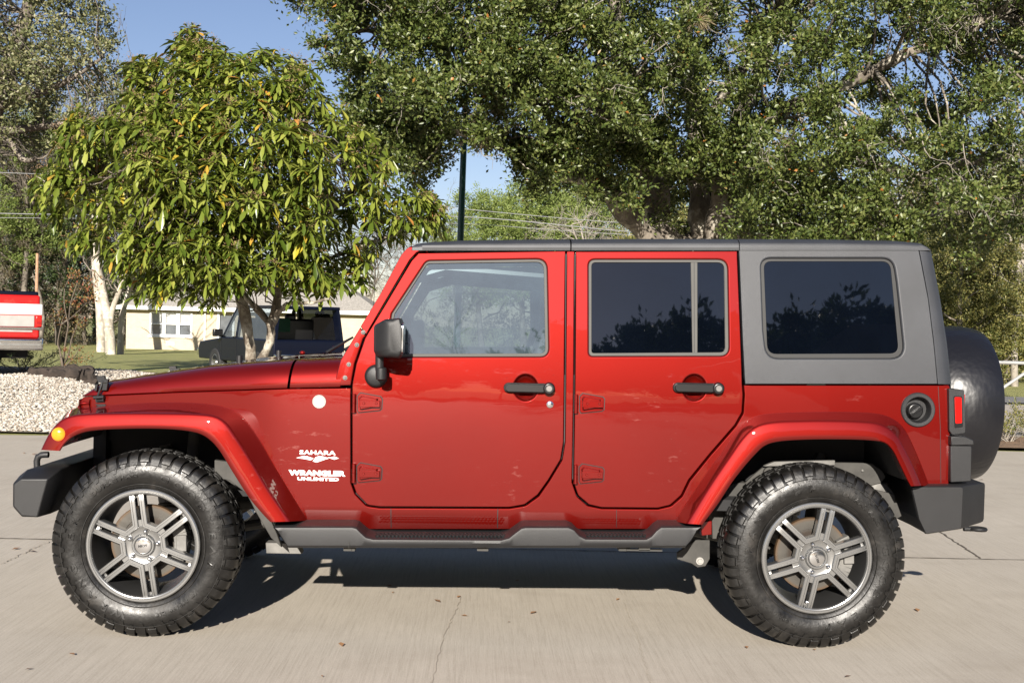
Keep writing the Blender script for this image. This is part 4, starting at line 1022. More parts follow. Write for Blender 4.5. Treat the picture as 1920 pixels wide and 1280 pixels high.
# side step: moulded board with two lowered treads
def step():
    xa, xb = 513.5, 1314.0
    topf = [(513, 986), (660, 986), (668, 988), (676, 996), (686, 1005), (700, 1008.5), (940, 1010), (955, 1006), (966, 997), (978, 988), (985, 986.5), (1066, 986.5), (1076, 991), (1086, 1002), (1098, 1008), (1212, 1008.5), (1222, 1003), (1232, 992), (1240, 986), (1315, 986)]
    rings = []
    X_ = sorted(set(list(np.linspace(513, 1314, 90))+[p[0] for p in topf]))
    for X in X_:
        Yf = 0.045
        t = interp_line(topf, X); dip = (t-986)/23.0
        lo = 1028.0; 
        if X < 540: lo = 988+(X-513)/27*40
        if X > 1290: lo = 1028-(X-1290)/24*40
        def pt(py, Y): q = P(X, py, Yf); return (q[0], Y, q[2])
        zt = pt(t, 0)[2]; zl = pt(max(lo, t+2), 0)[2]; x = pt(t, 0)[0]; zin = pt(986, 0)[2]
        r = [(x, 0.30, zl-0.0), (x, Yf+0.03, zl-0.002), (x, Yf+0.008, zl+0.004), (x, Yf, zl+0.014 if zt-zl > .03 else zl+.002), (x, Yf-0.004, zt-0.018 if zt-zl > .03 else zt-.003), (x, Yf-0.002, zt-0.007), (x, Yf+0.008, zt-0.001), (x, Yf+0.03, zt+0.001),
             (x, Yf+0.055, zt+0.003), (x, 0.155, zt+0.006), (x, 0.30, zt+0.006)]
        rings.append(r)
    mb = MB(); mb.loft(rings, True, True); return mb
st = step(); sto = {}
for side in (0, 1):
    f = (lambda q: q.mirrored(YC)) if side else (lambda q: q)
    o = f(st).build('side_step', M['step'], suv, smooth=30, fixn=True)
    # tread pads with rows of ribs in the lowered parts
    for (xa, xc) in ((702, 945), (1100, 1212)):
        b = MB(); n = int((xc-xa)/7)
        for i in range(n):
            X = xa+(xc-xa)*(i+0.5)/n; q = P(X, 1008, 0.045)
            for j in range(3): b.box((q[0]+(j % 2)*0.006, 0.075+j*0.026, q[2]+0.003), (0.0085, 0.017, 0.010), rz=0.5)
        f(b).build('tread_pad', M['step'], o, smooth=0)
    b = MB()
    for X in (655, 905, 1170):
        q = P(X, 1030, 0.1); b.box((q[0], 0.26, q[2]+0.005), (0.05, 0.34, 0.018))
    b.box((P(655, 1010, .05)[0], 0.0395, P(655, 1020, .05)[2]), (0.0015, 0.004, 0.030))
    q = P(1208, 1031, .08); b.box((q[0], 0.09, q[2]), (0.16, 0.03, 0.006)); b.box((q[0], 0.09, q[2]+.006), (0.05, 0.03, 0.012))
    f(b).build('step_bracket', M['understeel'], o)

# --- spare wheel under a black cover
xs1 = P(1828, 755, YC)[0]; zc = P(1828, 757, YC)[2]; Rc = 0.405
b = MB(); prof = [(0.0, 0.0), (0.15, 0.001), (0.30, -0.001), (0.355, -0.006), (0.374, -0.015), (0.383, -0.024), (0.388, -0.022), (0.391, -0.028), (0.397, -0.05), (0.404, -0.09), (0.406, -0.13), (0.402, -0.18), (0.398, -0.25), (0.385, -0.285), (0.30, -0.30), (0.0, -0.30)]
b.lathe(prof, 96, (xs1, YC, zc), axis='x'); b.build('spare_wheel_cover', M['cover'], suv, smooth=45, fixn=True)
b = MB(); b.box(((xs1-0.26+xr)/2, YC, zc-0.02), (abs(xs1-0.25-xr), 0.22, 0.22)); b.build('spare_carrier', M['satin'], suv)

# --- badges and lettering (near side and far side)
def decal(V2, F, cx, cy, sx, sy, name, mat, off=-0.0012):
    c = Q(cx, cy); mb = MB(); pts = []
    for u, v in V2:
        x = c[0]+u*sx; z = c[2]+v*sy; pts.append((x, float(S(x, z))+off, z))
    mb.add(pts, F); return mb
def word(s, cx, cy, wpx, hpx, bold, name, spacing=1.0, shear=0.0):
    V, F = text_mesh(s, 1.0, bold, 0.0, spacing=spacing, shear=shear); w = V[:, 0].max()-V[:, 0].min(); h = V[:, 1].max()-V[:, 1].min()
    mid = (V.max(0)+V.min(0))/2; k = 415.0
    V2 = [((p[0]-mid[0]), (p[1]-mid[1])) for p in V]
    mb = decal(V2, F, cx, cy, wpx/k/w, hpx/k/h, name, None)
    mb.build(name, M['white'], suv, smooth=0)
    # the same word on the far side, reading forward there
    Vm = [(-u, v) for u, v in V2]; mm = decal(Vm, [tuple(f)[::-1] for f in F], cx, cy, wpx/k/w, hpx/k/h, name, None); mm.mirrored(YC).build(name, M['white'], suv, smooth=0)
word('SAHARA', 595.5, 848, 67, 8.2, 0.035, 'lettering', 1.1)
word('WRANGLER', 594.5, 886.5, 106, 10.5, 0.07, 'lettering', 1.04)
word('UNLIMITED', 596.5, 897.6, 77, 6.4, 0.05, 'lettering', 1.05)
gly = [[(370, 876), (435, 858), (470, 860), (532, 880), (505, 898), (440, 885)], [(523, 907), (552, 868), (590, 857), (640, 868), (672, 882), (640, 890), (560, 918)], [(655, 868), (690, 872), (722, 862), (765, 880), (722, 892), (690, 882)]]
mb = MB()
for g_ in gly:
    W = [Q(480+x/4.923, 680+y/4.923, -0.0012) for x, y in g_][::-1]; mb.add(W, [tuple(range(len(W)))])
both(mb, 'mountain_emblem', M['white'], suv, smooth=0)
c = Q(598.5, 752.5); b = MB(); b.lathe([(0.0, -0.0015), (0.0235, -0.0015), (0.0245, -0.0032), (0.030, -0.0032), (0.0313, -0.0005)], 40, tuple(c)); bo = b.build('round_badge', M['chrome'], suv)
b = MB(); b.lathe([(0.0, -0.0018), (0.0238, -0.0018)], 40, tuple(c)); b.build('badge_face', M['lightgrey'], bo, smooth=0)
b = MB()
for s, dz, hh in (('TRAIL', 0.0085, 0.0088), ('RATED', 0.0005, 0.0088)):
    V, F = text_mesh(s, hh, 0.0002); V[:, 0] *= 1.25; b.add([(c[0]+p[0], c[1]-0.0022, c[2]+dz+p[1]-0.002) for p in V], F)
b.add([(c[0]-0.020, c[1]-0.0022, c[2]-0.010), (c[0]-0.008, c[1]-0.0022, c[2]-0.003), (c[0]+0.004, c[1]-0.0022, c[2]-0.009), (c[0]+0.014, c[1]-0.0022, c[2]-0.004), (c[0]+0.020, c[1]-0.0022, c[2]-0.011), (c[0]+0.0, c[1]-0.0022, c[2]-0.0215)][::-1], [(0, 1, 2, 3, 4, 5)])
b.build('badge_lettering', M['white'], bo, smooth=0)

# --- front end: grille and lamps
gx0 = Q(146, 762)[0]
b = MB(); z0, z1 = 0.66, Q(152, 745)[2]-0.035
b.prism([(0.66, 0.93), (2*YC-0.66, 0.93), (2*YC-0.50, 0.99), (2*YC-0.345, 1.0), (2*YC-0.345, z1), (0.345, z1), (0.345, 1.0), (0.50, 0.99)], gx0+0.012, gx0+0.06, axis='x'); gr = b.build('grille', M['paint'], suv, bevel=0.01, fixn=True)
b = MB(); b.box((gx0+0.03, YC, 0.80), (0.06, 0.72, 0.28)); b.build('radiator_panel', M['paint_dark'], gr)
for k in range(7):
    b = MB(); yy = YC+(k-3)*0.088; b.prism(rounded([(yy-0.026, 0.95), (yy+0.026, 0.95), (yy+0.026, z1-0.06), (yy-0.026, z1-0.06)], 0.02), gx0-0.008, gx0+0.0, axis='x'); b.build('grille_slot', M['paint_dark'], gr, fixn=True)
for s in (-1, 1):
    b = MB(); b.lathe([(0.0, -0.03), (0.05, -0.028), (0.078, -0.015), (0.09, -0.006), (0.092, 0.0)], 32, (gx0+0.030, YC+s*0.40, 0.93), axis='x'); b.build('headlight', M['chrome'], gr, fixn=True)
# body front corner behind the flare, closing the engine bay
# --- underneath: frame, axles, links, exhaust
b = MB()
b.box((0.0, YC, 0.585), (4.0-0.4, 1.10, 0.03)); b.box((-1.42, YC, 0.80), (0.80, 0.60, 0.40)); b.box((-0.78, YC, 0.80), (0.05, 1.45, 0.60)); b.box((0.30, YC, 0.60), (2.1, 1.46, 0.05)); b.box((1.52, YC, 0.86), (0.62, 0.92, 0.36)); b.build('floor_pan', M['paint_dark'], suv)
b = MB()
for s in (-1, 1):
    y = YC+s*0.36; b.box((0, y, 0.535), (2.2, 0.07, 0.11)); b.box((-1.50, y, 0.60), (1.0, 0.07, 0.11), ry=0); b.box((1.50, y, 0.62), (1.0, 0.07, 0.11))
    b.box((-1.02, y, 0.57), (0.20, 0.07, 0.11), ry=0.35); b.box((1.02, y, 0.575), (0.20, 0.07, 0.11), ry=-0.35)
b.box((-0.1, YC, 0.50), (0.5, 0.9, 0.05)); b.build('frame_rail', M['understeel'], suv)
def near_plate(pts, y0, y1, name, mat, rad=0):
    m = prism_px(pts, y0, y1, rad=rad); m.build(name, mat, suv, bevel=0.003); m.mirrored(YC).build(name, mat, suv, bevel=0.003)
near_plate([(402, 862), (432, 866), (450, 885), (478, 930), (508, 976), (519, 1000), (528, 1026), (508, 1008), (480, 960), (462, 925), (430, 900), (402, 896)], 0.20, 0.23, 'inner_fender', M['understeel'])
near_plate([(1390, 912), (1410, 893), (1432, 875), (1452, 866), (1634, 867.5), (1655, 883), (1661, 894), (1652, 905), (1560, 930), (1400, 930)], 0.34, 0.36, 'inner_fender', M['understeel'])
near_plate([(1432, 874), (1452, 865.5), (1566, 862.5), (1566, 872), (1450, 874)], 0.31, 0.34, 'inner_fender_lip', M['steel'])
near_plate([(1641, 918), (1676, 926), (1691, 967), (1660, 985), (1640, 940)], 0.30, 0.36, 'canister', M['understeel'])
near_plate([(1334, 940), (1365, 912), (1380, 905), (1400, 905), (1400, 1010), (1336, 1010)], 0.34, 0.42, 'frame_end', M['understeel'])
near_plate([(1303, 1012), (1331, 1012), (1331, 1047), (1323, 1061), (1308, 1063.5), (1297, 1056), (1270, 1048), (1270, 1036)], 0.28, 0.30, 'link_bracket', M['understeel'])
near_plate([(498, 1017), (556, 1018), (566, 1038), (499, 1037)], 0.33, 0.40, 'frame_bracket', M['steel'])
near_plate([(1313, 978), (1335, 976), (1335, 1002), (1316, 1004)], 0.19, 0.24, 'sill_end', M['paint'])
p = P(1311.6, 1050.5, 0.28); b = MB(); b.lathe([(0.0, -0.018), (0.010, -0.018), (0.012, -0.010), (0.018, -0.010), (0.018, 0.002)], 12, tuple(p)); both(b, 'chassis_bolt', M['lightgrey'], suv)
p = P(1442, 886, 0.33); b = MB(); b.lathe([(0.016, -0.002), (0.016, -0.012), (0.028, -0.012), (0.028, 0.01)], 20, tuple(p)); both(b, 'tie_down_ring', M['understeel'], suv)
p = P(1617, 882, 0.34); b = MB(); b.ball(tuple(p), 0.008, 8); both(b, 'chassis_bolt', M['steel'], suv)
for x in (-1.4735, 1.4735):
    b = MB(); b.cyl((x, 0.20, 0.405), (x, 2*YC-0.20, 0.405), 0.042, 16); b.ball((x, YC+(0.15 if x < 0 else 0.0), 0.405), 0.14, 16, (1, 1, 1))
    b.cyl((x, 0.12, 0.405), (x, 0.20, 0.405), 0.10, 20); b.cyl((x, 2*YC-0.20, 0.405), (x, 2*YC-0.12, 0.405), 0.10, 20); b.build('axle', M['understeel'], suv)

b = MB()
for s in (-1, 1):
    y = YC+s*0.42
    b.tube([(-1.40, y, 0.36), (-0.95, y, 0.44), (-0.62, y, 0.50)], 0.024, 10); b.tube([(1.44, y, 0.34), (1.15, y, 0.40), (0.80, y, 0.47)], 0.026, 10)
    b.cyl((-1.40, YC+s*0.50, 0.42), (-1.36, YC+s*0.48, 0.98), 0.028, 12); b.cyl((1.55, YC+s*0.50, 0.40), (1.62, YC+s*0.46, 0.82), 0.028, 12)
    for x in (-1.50, 1.42):
        pth = [(x+0.055*math.cos(t), YC+s*0.38+0.055*math.sin(t), 0.46+0.011*t) for t in np.linspace(0, 30, 100)]; b.tube(pth, 0.008, 6)
b.cyl((-1.3, YC+0.15, 0.42), (-0.1, YC+0.1, 0.50), 0.03, 12); b.cyl((0.3, YC, 0.50), (1.35, YC, 0.42), 0.035, 12); b.build('suspension_link', M['understeel'], suv)
b = MB(); b.box((0.62, YC-0.22, 0.50), (0.9, 0.42, 0.17)); b.box((-0.35, YC-0.05, 0.46), (0.34, 0.30, 0.14)); b.box((-0.62, YC-0.28, 0.48), (0.12, 0.10, 0.10)); b.box((-0.50, YC-0.50, 0.47), (0.10, 0.08, 0.06)); b.box((-0.78, YC-0.45, 0.48), (0.16, 0.12, 0.08)); b.build('underbody_tank', M['understeel'], suv, bevel=0.02)
b = MB(); b.tube([(-0.9, YC+0.2, 0.52), (0.4, YC+0.35, 0.50), (1.2, YC+0.42, 0.60)], 0.03, 10); b.tube([(1.82, 0.34, 0.60), (1.84, 0.36, 0.60), (1.87, YC, 0.62), (1.88, 2*YC-0.34, 0.60)], [0.06, 0.105, 0.11, 0.09], 20); b.build('exhaust', M['steel'], suv)

# --- cabin
b = MB(); b.box((-0.55, YC, 1.04), (0.34, 1.38, 0.22)); b.box((-0.42, YC, 0.98), (0.16, 1.34, 0.30)); b.box((-0.15, YC, 0.85), (0.7, 0.22, 0.22)); b.build('dashboard', M['interior'], suv, bevel=0.03)
b = MB(); wc = Vector((-0.30, 0.56, 1.12)); ax = Vector((0.88, 0, 0.42)).normalized(); u = Vector((0, 1, 0)); v = ax.cross(u)
b.tube([tuple(wc+(u*math.cos(t)+v*math.sin(t))*0.185) for t in np.linspace(0, 2*math.pi, 37)], 0.014, 8, caps=False)
for t in (0, math.pi, math.pi*1.5): b.cyl(tuple(wc), tuple(wc+(u*math.cos(t)+v*math.sin(t))*0.185), 0.014, 8)
b.cyl(tuple(wc), tuple(wc-ax*0.25), 0.04, 10); b.build('steering_wheel', M['satin'], suv)
def seat(x, y, w, name='seat'):
    m = MB()
    def slab(pts): m.prism(rounded(pts, 0.03, 3), y-w/2, y+w/2)
    slab([(x-0.48, 0.74), (x+0.02, 0.70), (x+0.02, 0.84), (x-0.46, 0.92)]); slab([(x-0.05, 0.80), (x+0.10, 0.80), (x+0.26, 1.38), (x+0.16, 1.42), (x+0.09, 1.36)])
    m.prism(rounded([(x+0.15, 1.43), (x+0.25, 1.41), (x+0.28, 1.57), (x+0.20, 1.60)], 0.03, 3), y-0.13, y+0.13)
    m.build(name, M['seat'], suv, bevel=0.03, seg=3)
for y in (0.56, 2*YC-0.56): seat(0.16, y, 0.48)
for y in (0.60, 2*YC-0.60): seat(1.02, y, 0.56)
b = MB()
for y in (0.31, 2*YC-0.31):
    b.tube([(0.32, y-.02 if y < 1 else y+.02, 0.7), (0.32, y, 1.25), (0.34, y, 1.60), (0.45, y, 1.66), (1.35, y, 1.66), (1.55, y, 1.55), (1.75, y, 1.15)], 0.035, 10)
    b.tube([(0.34, y, 1.62), (-0.20, y, 1.65), (-0.36, y, 1.60)], 0.03, 10)
b.tube([(0.36, 0.31, 1.63), (0.36, 2*YC-0.31, 1.63)], 0.035, 10); b.tube([(1.38, 0.31, 1.64), (1.38, 2*YC-0.31, 1.64)], 0.035, 10); b.build('roll_bar', M['satin'], suv)
b = MB(); b.box((-0.45, YC, 1.555), (0.03, 0.24, 0.07)); b.build('rear_view_mirror', M['satin'], suv, bevel=0.01)
# ------------------------------------------------------------------ vegetation tools
def rot_basis(d, roll):
    """arrays: unit direction d (n,3) and roll angle -> side, normal"""
    up = np.tile(np.array([0, 0, 1.0]), (len(d), 1)); bad = np.abs(d[:, 2]) > 0.97; up[bad] = (1, 0, 0)
    s = np.cross(d, up); s /= np.linalg.norm(s, axis=1, keepdims=True); n = np.cross(s, d)
    c, si = np.cos(roll)[:, None], np.sin(roll)[:, None]
    return s*c+n*si, n*c-s*si
def small_leaves(pos, d, roll, L, W, fold=0.18):
    """folded diamond leaf: 4 vertices, 2 triangles"""
    s, n = rot_basis(d, roll); L = L[:, None]; W = W[:, None]
    v0 = pos; v1 = pos+d*L*0.5+s*W*0.5+n*W*fold; v2 = pos+d*L; v3 = pos+d*L*0.5-s*W*0.5+n*W*fold
    V = np.stack([v0, v1, v2, v3], 1).reshape(-1, 3); b = np.arange(len(pos))[:, None]*4
    F = np.concatenate([b+np.array([[0, 1, 2]]), b+np.array([[0, 2, 3]])], 1).reshape(-1, 3); return V, F
def long_leaves(pos, d, roll, L, W, droop):
    """lance-shaped leaf with a midrib fold and a droop: 9 vertices, 8 triangles/quads as triangles"""
    s, n = rot_basis(d, roll); n = np.where(n[:, 2:3] < 0, -n, n)
    ts = [0.0, 0.34, 0.72, 1.0]; ws = [0.05, 0.33, 0.50, 0.07]; Vs = []
    for t, w in zip(ts, ws):
        c = pos+d*(L*t)[:, None]+np.array([0, 0, -1.0])*(droop*L*t*t)[:, None]
        Vs += [c-s*(W*w)[:, None]+n*(W*w*0.35)[:, None], c, c+s*(W*w)[:, None]+n*(W*w*0.35)[:, None]]
    V = np.stack(Vs, 1).reshape(-1, 3); f = []
    for k in range(3):
        a = 3*k; f += [(a, a+3, a+4), (a, a+4, a+1), (a+1, a+4, a+5), (a+1, a+5, a+2)]
    F = (np.array(f)[None]+(np.arange(len(pos))*12)[:, None, None]).reshape(-1, 3); return V, F
def unit(rng, n):
    v = rng.normal(size=(n, 3)); return v/np.linalg.norm(v, axis=1, keepdims=True)
class Twigs:
    """many thin 3-sided tubes in one mesh"""
    def __init__(s): s.V = []; s.F = []; s.n = 0
    def add(s, pts, r0, r1, k=4):
        pts = np.asarray(pts, float); m = len(pts); t = np.gradient(pts, axis=0); t /= np.linalg.norm(t, axis=1, keepdims=True)+1e-9
        a = np.array([0.31, 0.52, 0.79]); u = np.cross(t, a); u /= np.linalg.norm(u, axis=1, keepdims=True)+1e-9; w = np.cross(t, u)
        r = np.linspace(r0, r1, m) if not hasattr(r0, '__len__') else np.asarray(r0)
        an = 2*np.pi*np.arange(k)/k
        V = pts[:, None]+(u[:, None]*np.cos(an)[None, :, None]+w[:, None]*np.sin(an)[None, :, None])*r[:, None, None]
        s.V.append(V.reshape(-1, 3)); i = np.arange(m-1)[:, None]*k; j = np.arange(k)[None]; j2 = (j+1) % k
        s.F.append((np.stack([i+j, i+j2, i+k+j2, i+k+j], -1).reshape(-1, 4))+s.n); s.n += m*k
    def mesh(s, name, mat): return fast_mesh(name, np.concatenate(s.V), np.concatenate(s.F), mat, True)
def wob(rng, a, b, n, amp, sag=0.0):
    a = np.asarray(a, float); b = np.asarray(b, float); t = np.linspace(0, 1, n)[:, None]; L = np.linalg.norm(b-a)
    ph = rng.uniform(0, 6.28, 3); off = np.sin(t*np.array([3.1, 4.3, 5.1])*rng.uniform(.7, 1.5)+ph)*amp*L*np.sin(t*np.pi)
    p = a+(b-a)*t+off; p[:, 2] -= sag*L*(t[:, 0]*(1-t[:, 0])); return p
def noise3(p, f, seed):
    """cheap smooth pseudo-noise in -1..1"""
    r = np.random.default_rng(seed); s = 0
    for k in range(6):
        w = r.normal(size=3)*f; s = s+np.sin(p@w+r.uniform(0, 6.28))
    return s/3.2

M['bark_oak'] = bark_mat('oak_bark', (0.055, 0.046, 0.036), (0.20, 0.17, 0.135), (0.42, 0.39, 0.32), 7)
M['bark_pale'] = bark_mat('pale_bark', (0.20, 0.17, 0.135), (0.42, 0.37, 0.30), (0.60, 0.55, 0.46), 5, 0.5)
M['bark_lo'] = bark_mat('mottled_bark', (0.06, 0.045, 0.033), (0.17, 0.14, 0.105), (0.42, 0.39, 0.32), 12, 0.6)
M['twig'] = simple('twig_grey', (0.27, 0.24, 0.20), 0.9, var=0.3)
M['twigdark'] = simple('twig_brown', (0.12, 0.095, 0.07), 0.9, var=0.3)
M['bark_wood'] = bark_mat('wood_bark', (0.045, 0.036, 0.028), (0.15, 0.125, 0.10), (0.24, 0.21, 0.17), 3)
M['leaf_oak'] = leaf_mat('oak_leaf', [(0.032, 0.052, 0.010), (0.065, 0.092, 0.018), (0.105, 0.132, 0.030), (0.165, 0.185, 0.058)], 0.42, 0.22, (0.009, [(0.28, 0.14, 0.03), (0.42, 0.16, 0.04)]))
M['leaf_grey'] = leaf_mat('grey_oak_leaf', [(0.06, 0.075, 0.025), (0.12, 0.135, 0.05), (0.20, 0.20, 0.09), (0.27, 0.25, 0.13)], 0.5, 0.25)
M['leaf_lo'] = leaf_mat('long_leaf', [(0.055, 0.086, 0.011), (0.105, 0.142, 0.020), (0.180, 0.215, 0.034), (0.28, 0.300, 0.065)], 0.26, 0.22, (0.032, [(0.38, 0.33, 0.03), (0.45, 0.20, 0.05)]))
M['leaf_pine'] = leaf_mat('pine_needles', [(0.10, 0.15, 0.03), (0.17, 0.22, 0.05), (0.25, 0.29, 0.08)], 0.6, 0.3)
M['leaf_bush'] = leaf_mat('bush_leaf', [(0.06, 0.08, 0.02), (0.13, 0.14, 0.035), (0.22, 0.20, 0.06), (0.30, 0.27, 0.09)], 0.5, 0.3)
M['leaf_dark'] = leaf_mat('dark_leaf', [(0.018, 0.034, 0.010), (0.035, 0.06, 0.016), (0.06, 0.085, 0.025)], 0.5, 0.2)
M['leaf_brown'] = leaf_mat('brown_leaf', [(0.045, 0.035, 0.024), (0.10, 0.075, 0.048), (0.14, 0.115, 0.065), (0.07, 0.075, 0.025)], 0.7, 0.2)
M['moss'] = leaf_mat('dry_moss', [(0.22, 0.17, 0.10), (0.34, 0.27, 0.16)], 0.9, 0.2)

def poly_depth_sample(rng, n, poly, d0, d1, holes=()):
    xs = [p[0] for p in poly]; ys = [p[1] for p in poly]; out = []
    while sum(len(o) for o in out) < n:
        x = rng.uniform(min(xs), max(xs), n*2); y = rng.uniform(min(ys), max(ys), n*2); k = inpoly(x, y, poly)
        for (hx, hy, hr) in holes: k &= ((x-hx)**2+(y-hy)**2) > hr*hr*rng.uniform(0.5, 1.4, len(x))
        out.append(np.stack([x[k], y[k]], -1))
    q = np.concatenate(out)[:n]; d = rng.uniform(d0, d1, n)
    D = _F[None]*FPX+_R[None]*(q[:, 0]-960)[:, None]-_U[None]*(q[:, 1]-640)[:, None]
    return CAM+D*(d/D[:, 1])[:, None]
def clump_leaves(rng, C, R_, per, L, W, flat=0.8, shell=0.55, upbias=0.25):
    """leaves grouped round clump centres"""
    n = len(C)*per; idx = np.repeat(np.arange(len(C)), per); u = unit(rng, n); u[:, 2] *= flat
    rad = R_[idx]*(shell+(1-shell)*rng.random(n))*rng.uniform(0.6, 1.0, n)
    # sprays: leaves strung along short random twigs make the clump ragged
    k = 7; spray = unit(rng, len(C)*k).reshape(len(C), k, 3); sp = spray[idx, rng.integers(0, k, n)]
    pos = C[idx]+sp*(rad*rng.uniform(0.25, 1.25, n))[:, None]+u*(rad*0.38)[:, None]
    d = sp*0.8+unit(rng, n)*0.9; d[:, 2] += upbias; d /= np.linalg.norm(d, axis=1, keepdims=True)
    return small_leaves(pos, d, rng.uniform(0, 6.28, n), L*rng.uniform(.65, 1.25, n), W*rng.uniform(.7, 1.2, n)), pos
def tree_root(name, base, label, cat='tree', group=None): return empty(name, tuple(base), label, cat, group)
def part(root, name, me):
    b = ORG[root.name]; me.transform(Matrix.Translation((-b[0], -b[1], -b[2])))
    o = bpy.data.objects.new(name, me); COL.objects.link(o); o.parent = root; return o

# ------------------------------------------------------------------ the big live oak
def live_oak():
    rng = np.random.default_rng(11); D0 = 17.2
    base = G(1285, D0); root = tree_root('live_oak', base, 'huge spreading live oak with dark glossy leaves and several leaning trunks behind the SUV')
    def W(pts): return np.array([PD(a, b, d) for a, b, d in pts])
    limbs = [([(1270, 700, 17.2), (1262, 560, 17.2), (1225, 460, 17.1), (1195, 420, 17.0), (1160, 385, 16.8), (1125, 345, 16.6), (1090, 328, 16.5), (1045, 330, 16.4), (1000, 318, 16.3), (962, 290, 16.2), (930, 262, 16.0), (880, 250, 15.8), (800, 245, 15.6), (730, 215, 15.4)], .25, .04),
             ([(1262, 560, 17.2), (1240, 440, 17.3), (1228, 370, 17.4), (1205, 260, 17.6), (1170, 130, 17.8), (1155, 0, 18), (1140, -150, 18)], .26, .06),
             ([(1290, 600, 17.3), (1316, 460, 17.5), (1312, 360, 17.6), (1306, 270, 17.8), (1290, 130, 18), (1285, -60, 18)], .24, .06),
             ([(1292, 600, 17.1), (1338, 450, 17.0), (1352, 350, 16.9), (1372, 260, 16.8), (1420, 150, 16.6), (1470, 0, 16.4)], .21, .05),
             ([(1345, 400, 17), (1440, 350, 17.2), (1500, 320, 17.4), (1600, 300, 17.6), (1720, 330, 17.6), (1800, 305, 17.5), (1930, 290, 17.4), (2050, 270, 17.3)], .15, .05),
             ([(1352, 350, 16.9), (1450, 220, 16.6), (1600, 150, 16.3), (1750, 80, 16), (1900, 20, 15.8)], .13, .04),
             ([(1228, 370, 17.4), (1150, 240, 17.0), (1050, 150, 16.6), (920, 90, 16.2), (780, 60, 15.8), (650, 60, 15.5)], .13, .03),
             ([(1090, 328, 16.5), (1040, 230, 16.2), (960, 170, 15.9), (850, 150, 15.6)], .09, .03),
             ([(1306, 270, 17.8), (1400, 120, 18.4), (1550, -20, 18.8)], .12, .04),
             ([(1225, 460, 17.1), (1400, 440, 18.5), (1600, 430, 19.5), (1780, 400, 20), (1950, 380, 20)], .14, .05)]
    tw = Twigs(); nodes = []
    for pts, r0, r1 in limbs:
        p = np.array([tuple(q) for q in catmull([tuple(w) for w in W(pts)], 40)]); r = np.linspace(r0, r1, 40)*(1+0.18*np.sin(np.arange(40)*1.3+r0*50))
        p = p+rng.normal(size=p.shape)*0.012; tw.add(p, r, None, 10); nodes.append(p)
    part(root, 'trunk', tw.mesh('trunk', M['bark_oak']))
    nodes = np.concatenate(nodes)
    holes = [(690, 62, 22), (700, 100, 14), (1085, 82, 20), (1240, 108, 16), (1245, 30, 15), (1118, 210, 15), (1292, 245, 26), (1275, 280, 20), (1520, 42, 14), (1475, 90, 14), (1595, 205, 18), (1640, 220, 14), (1830, 225, 18), (1770, 105, 12), (1740, 110, 14), (1440, 170, 10), (620, 200, 14), (1690, 290, 16), (900, 40, 10)]
    top = [(470, -60), (520, 2), (560, 20), (592, 34), (565, 68), (580, 105), (612, 120), (650, 140), (665, 185), (640, 225), (665, 262), (700, 268), (705, 300), (730, 310), (760, 325)]
    full_ = top+[(742, 355), (790, 352), (822, 332), (845, 302), (880, 295), (905, 272), (940, 270), (962, 290), (965, 335), (985, 385), (1010, 350), (1045, 338), (1090, 345), (1140, 350), (1170, 380), (1185, 420), (1215, 400), (1245, 425), (1270, 470), (1990, 470), (2350, 300), (2350, -350), (420, -350)]
    front = top+[(800, 320), (900, 255), (1000, 225), (1120, 250), (1220, 235), (1330, 250), (1380, 300), (1400, 420), (1500, 440), (1600, 430), (1700, 330), (1760, 330), (1800, 420), (1990, 430), (2350, 250), (2350, -350), (420, -350)]
    lowr = [(1390, 330), (1480, 300), (1660, 350), (1720, 470), (1560, 480), (1400, 470)]
    C = np.concatenate([poly_depth_sample(rng, 640, front, 13.6, 15.6, holes), poly_depth_sample(rng, 680, full_, 15.6, 17.8, holes), poly_depth_sample(rng, 560, full_, 17.8, 21, holes[:8]), poly_depth_sample(rng, 150, [(560, -40), (1100, -40), (1200, 250), (1000, 240), (940, 200), (850, 260), (780, 300), (700, 250), (640, 150)], 13.8, 15.8, holes), poly_depth_sample(rng, 60, [(960, 250), (1330, 230), (1300, 290), (1200, 300), (1100, 310), (1000, 300)], 15.0, 16.4), poly_depth_sample(rng, 60, lowr, 14.5, 16.5), poly_depth_sample(rng, 55, [(890, 260), (1000, 240), (1180, 290), (1200, 380), (1130, 372), (1080, 345), (1010, 362), (985, 385), (962, 330), (945, 290)], 15.0, 16.3), poly_depth_sample(rng, 60, [(1180, 230), (1420, 230), (1420, 330), (1290, 330), (1190, 310)], 15.2, 16.6), poly_depth_sample(rng, 70, [(1200, 240), (1420, 240), (1430, 450), (1200, 450)], 18.2, 20), poly_depth_sample(rng, 30, [(620, 180), (860, 200), (850, 290), (770, 345), (700, 290)], 14.6, 15.8)])
    nv = noise3(C, 1.5, 3); C = C[(nv > -0.40) | (rng.random(len(C)) < 0.25)]
    R_ = rng.uniform(0.24, 0.50, len(C))
    (V, F), pos = clump_leaves(rng, C, R_, 310, 0.067, 0.036)
    k = len(F)//2; q = proj(pos); keep = np.ones(len(pos), bool)
    for hx, hy, hr in holes:
        dd = np.sqrt(((q[:, 0]-hx)/1.3)**2+(q[:, 1]-hy)**2)/hr+0.45*noise3(pos, 9, 7); keep &= ~((dd < 0.9) & (rng.random(len(pos)) < 0.85))
    # nothing hangs in the open window of sky on the left
    gap = inpoly(q[:, 0], q[:, 1], [(812, 345), (850, 305), (905, 280), (945, 278), (962, 300), (962, 340), (985, 392), (1010, 360), (1180, 405), (1215, 470), (810, 470)]); keep &= ~(gap & (rng.random(len(pos)) < 0.9))
    sel = np.nonzero(keep)[0]; V = V.reshape(-1, 4, 3)[sel].reshape(-1, 3); b = np.arange(len(sel))[:, None]*4
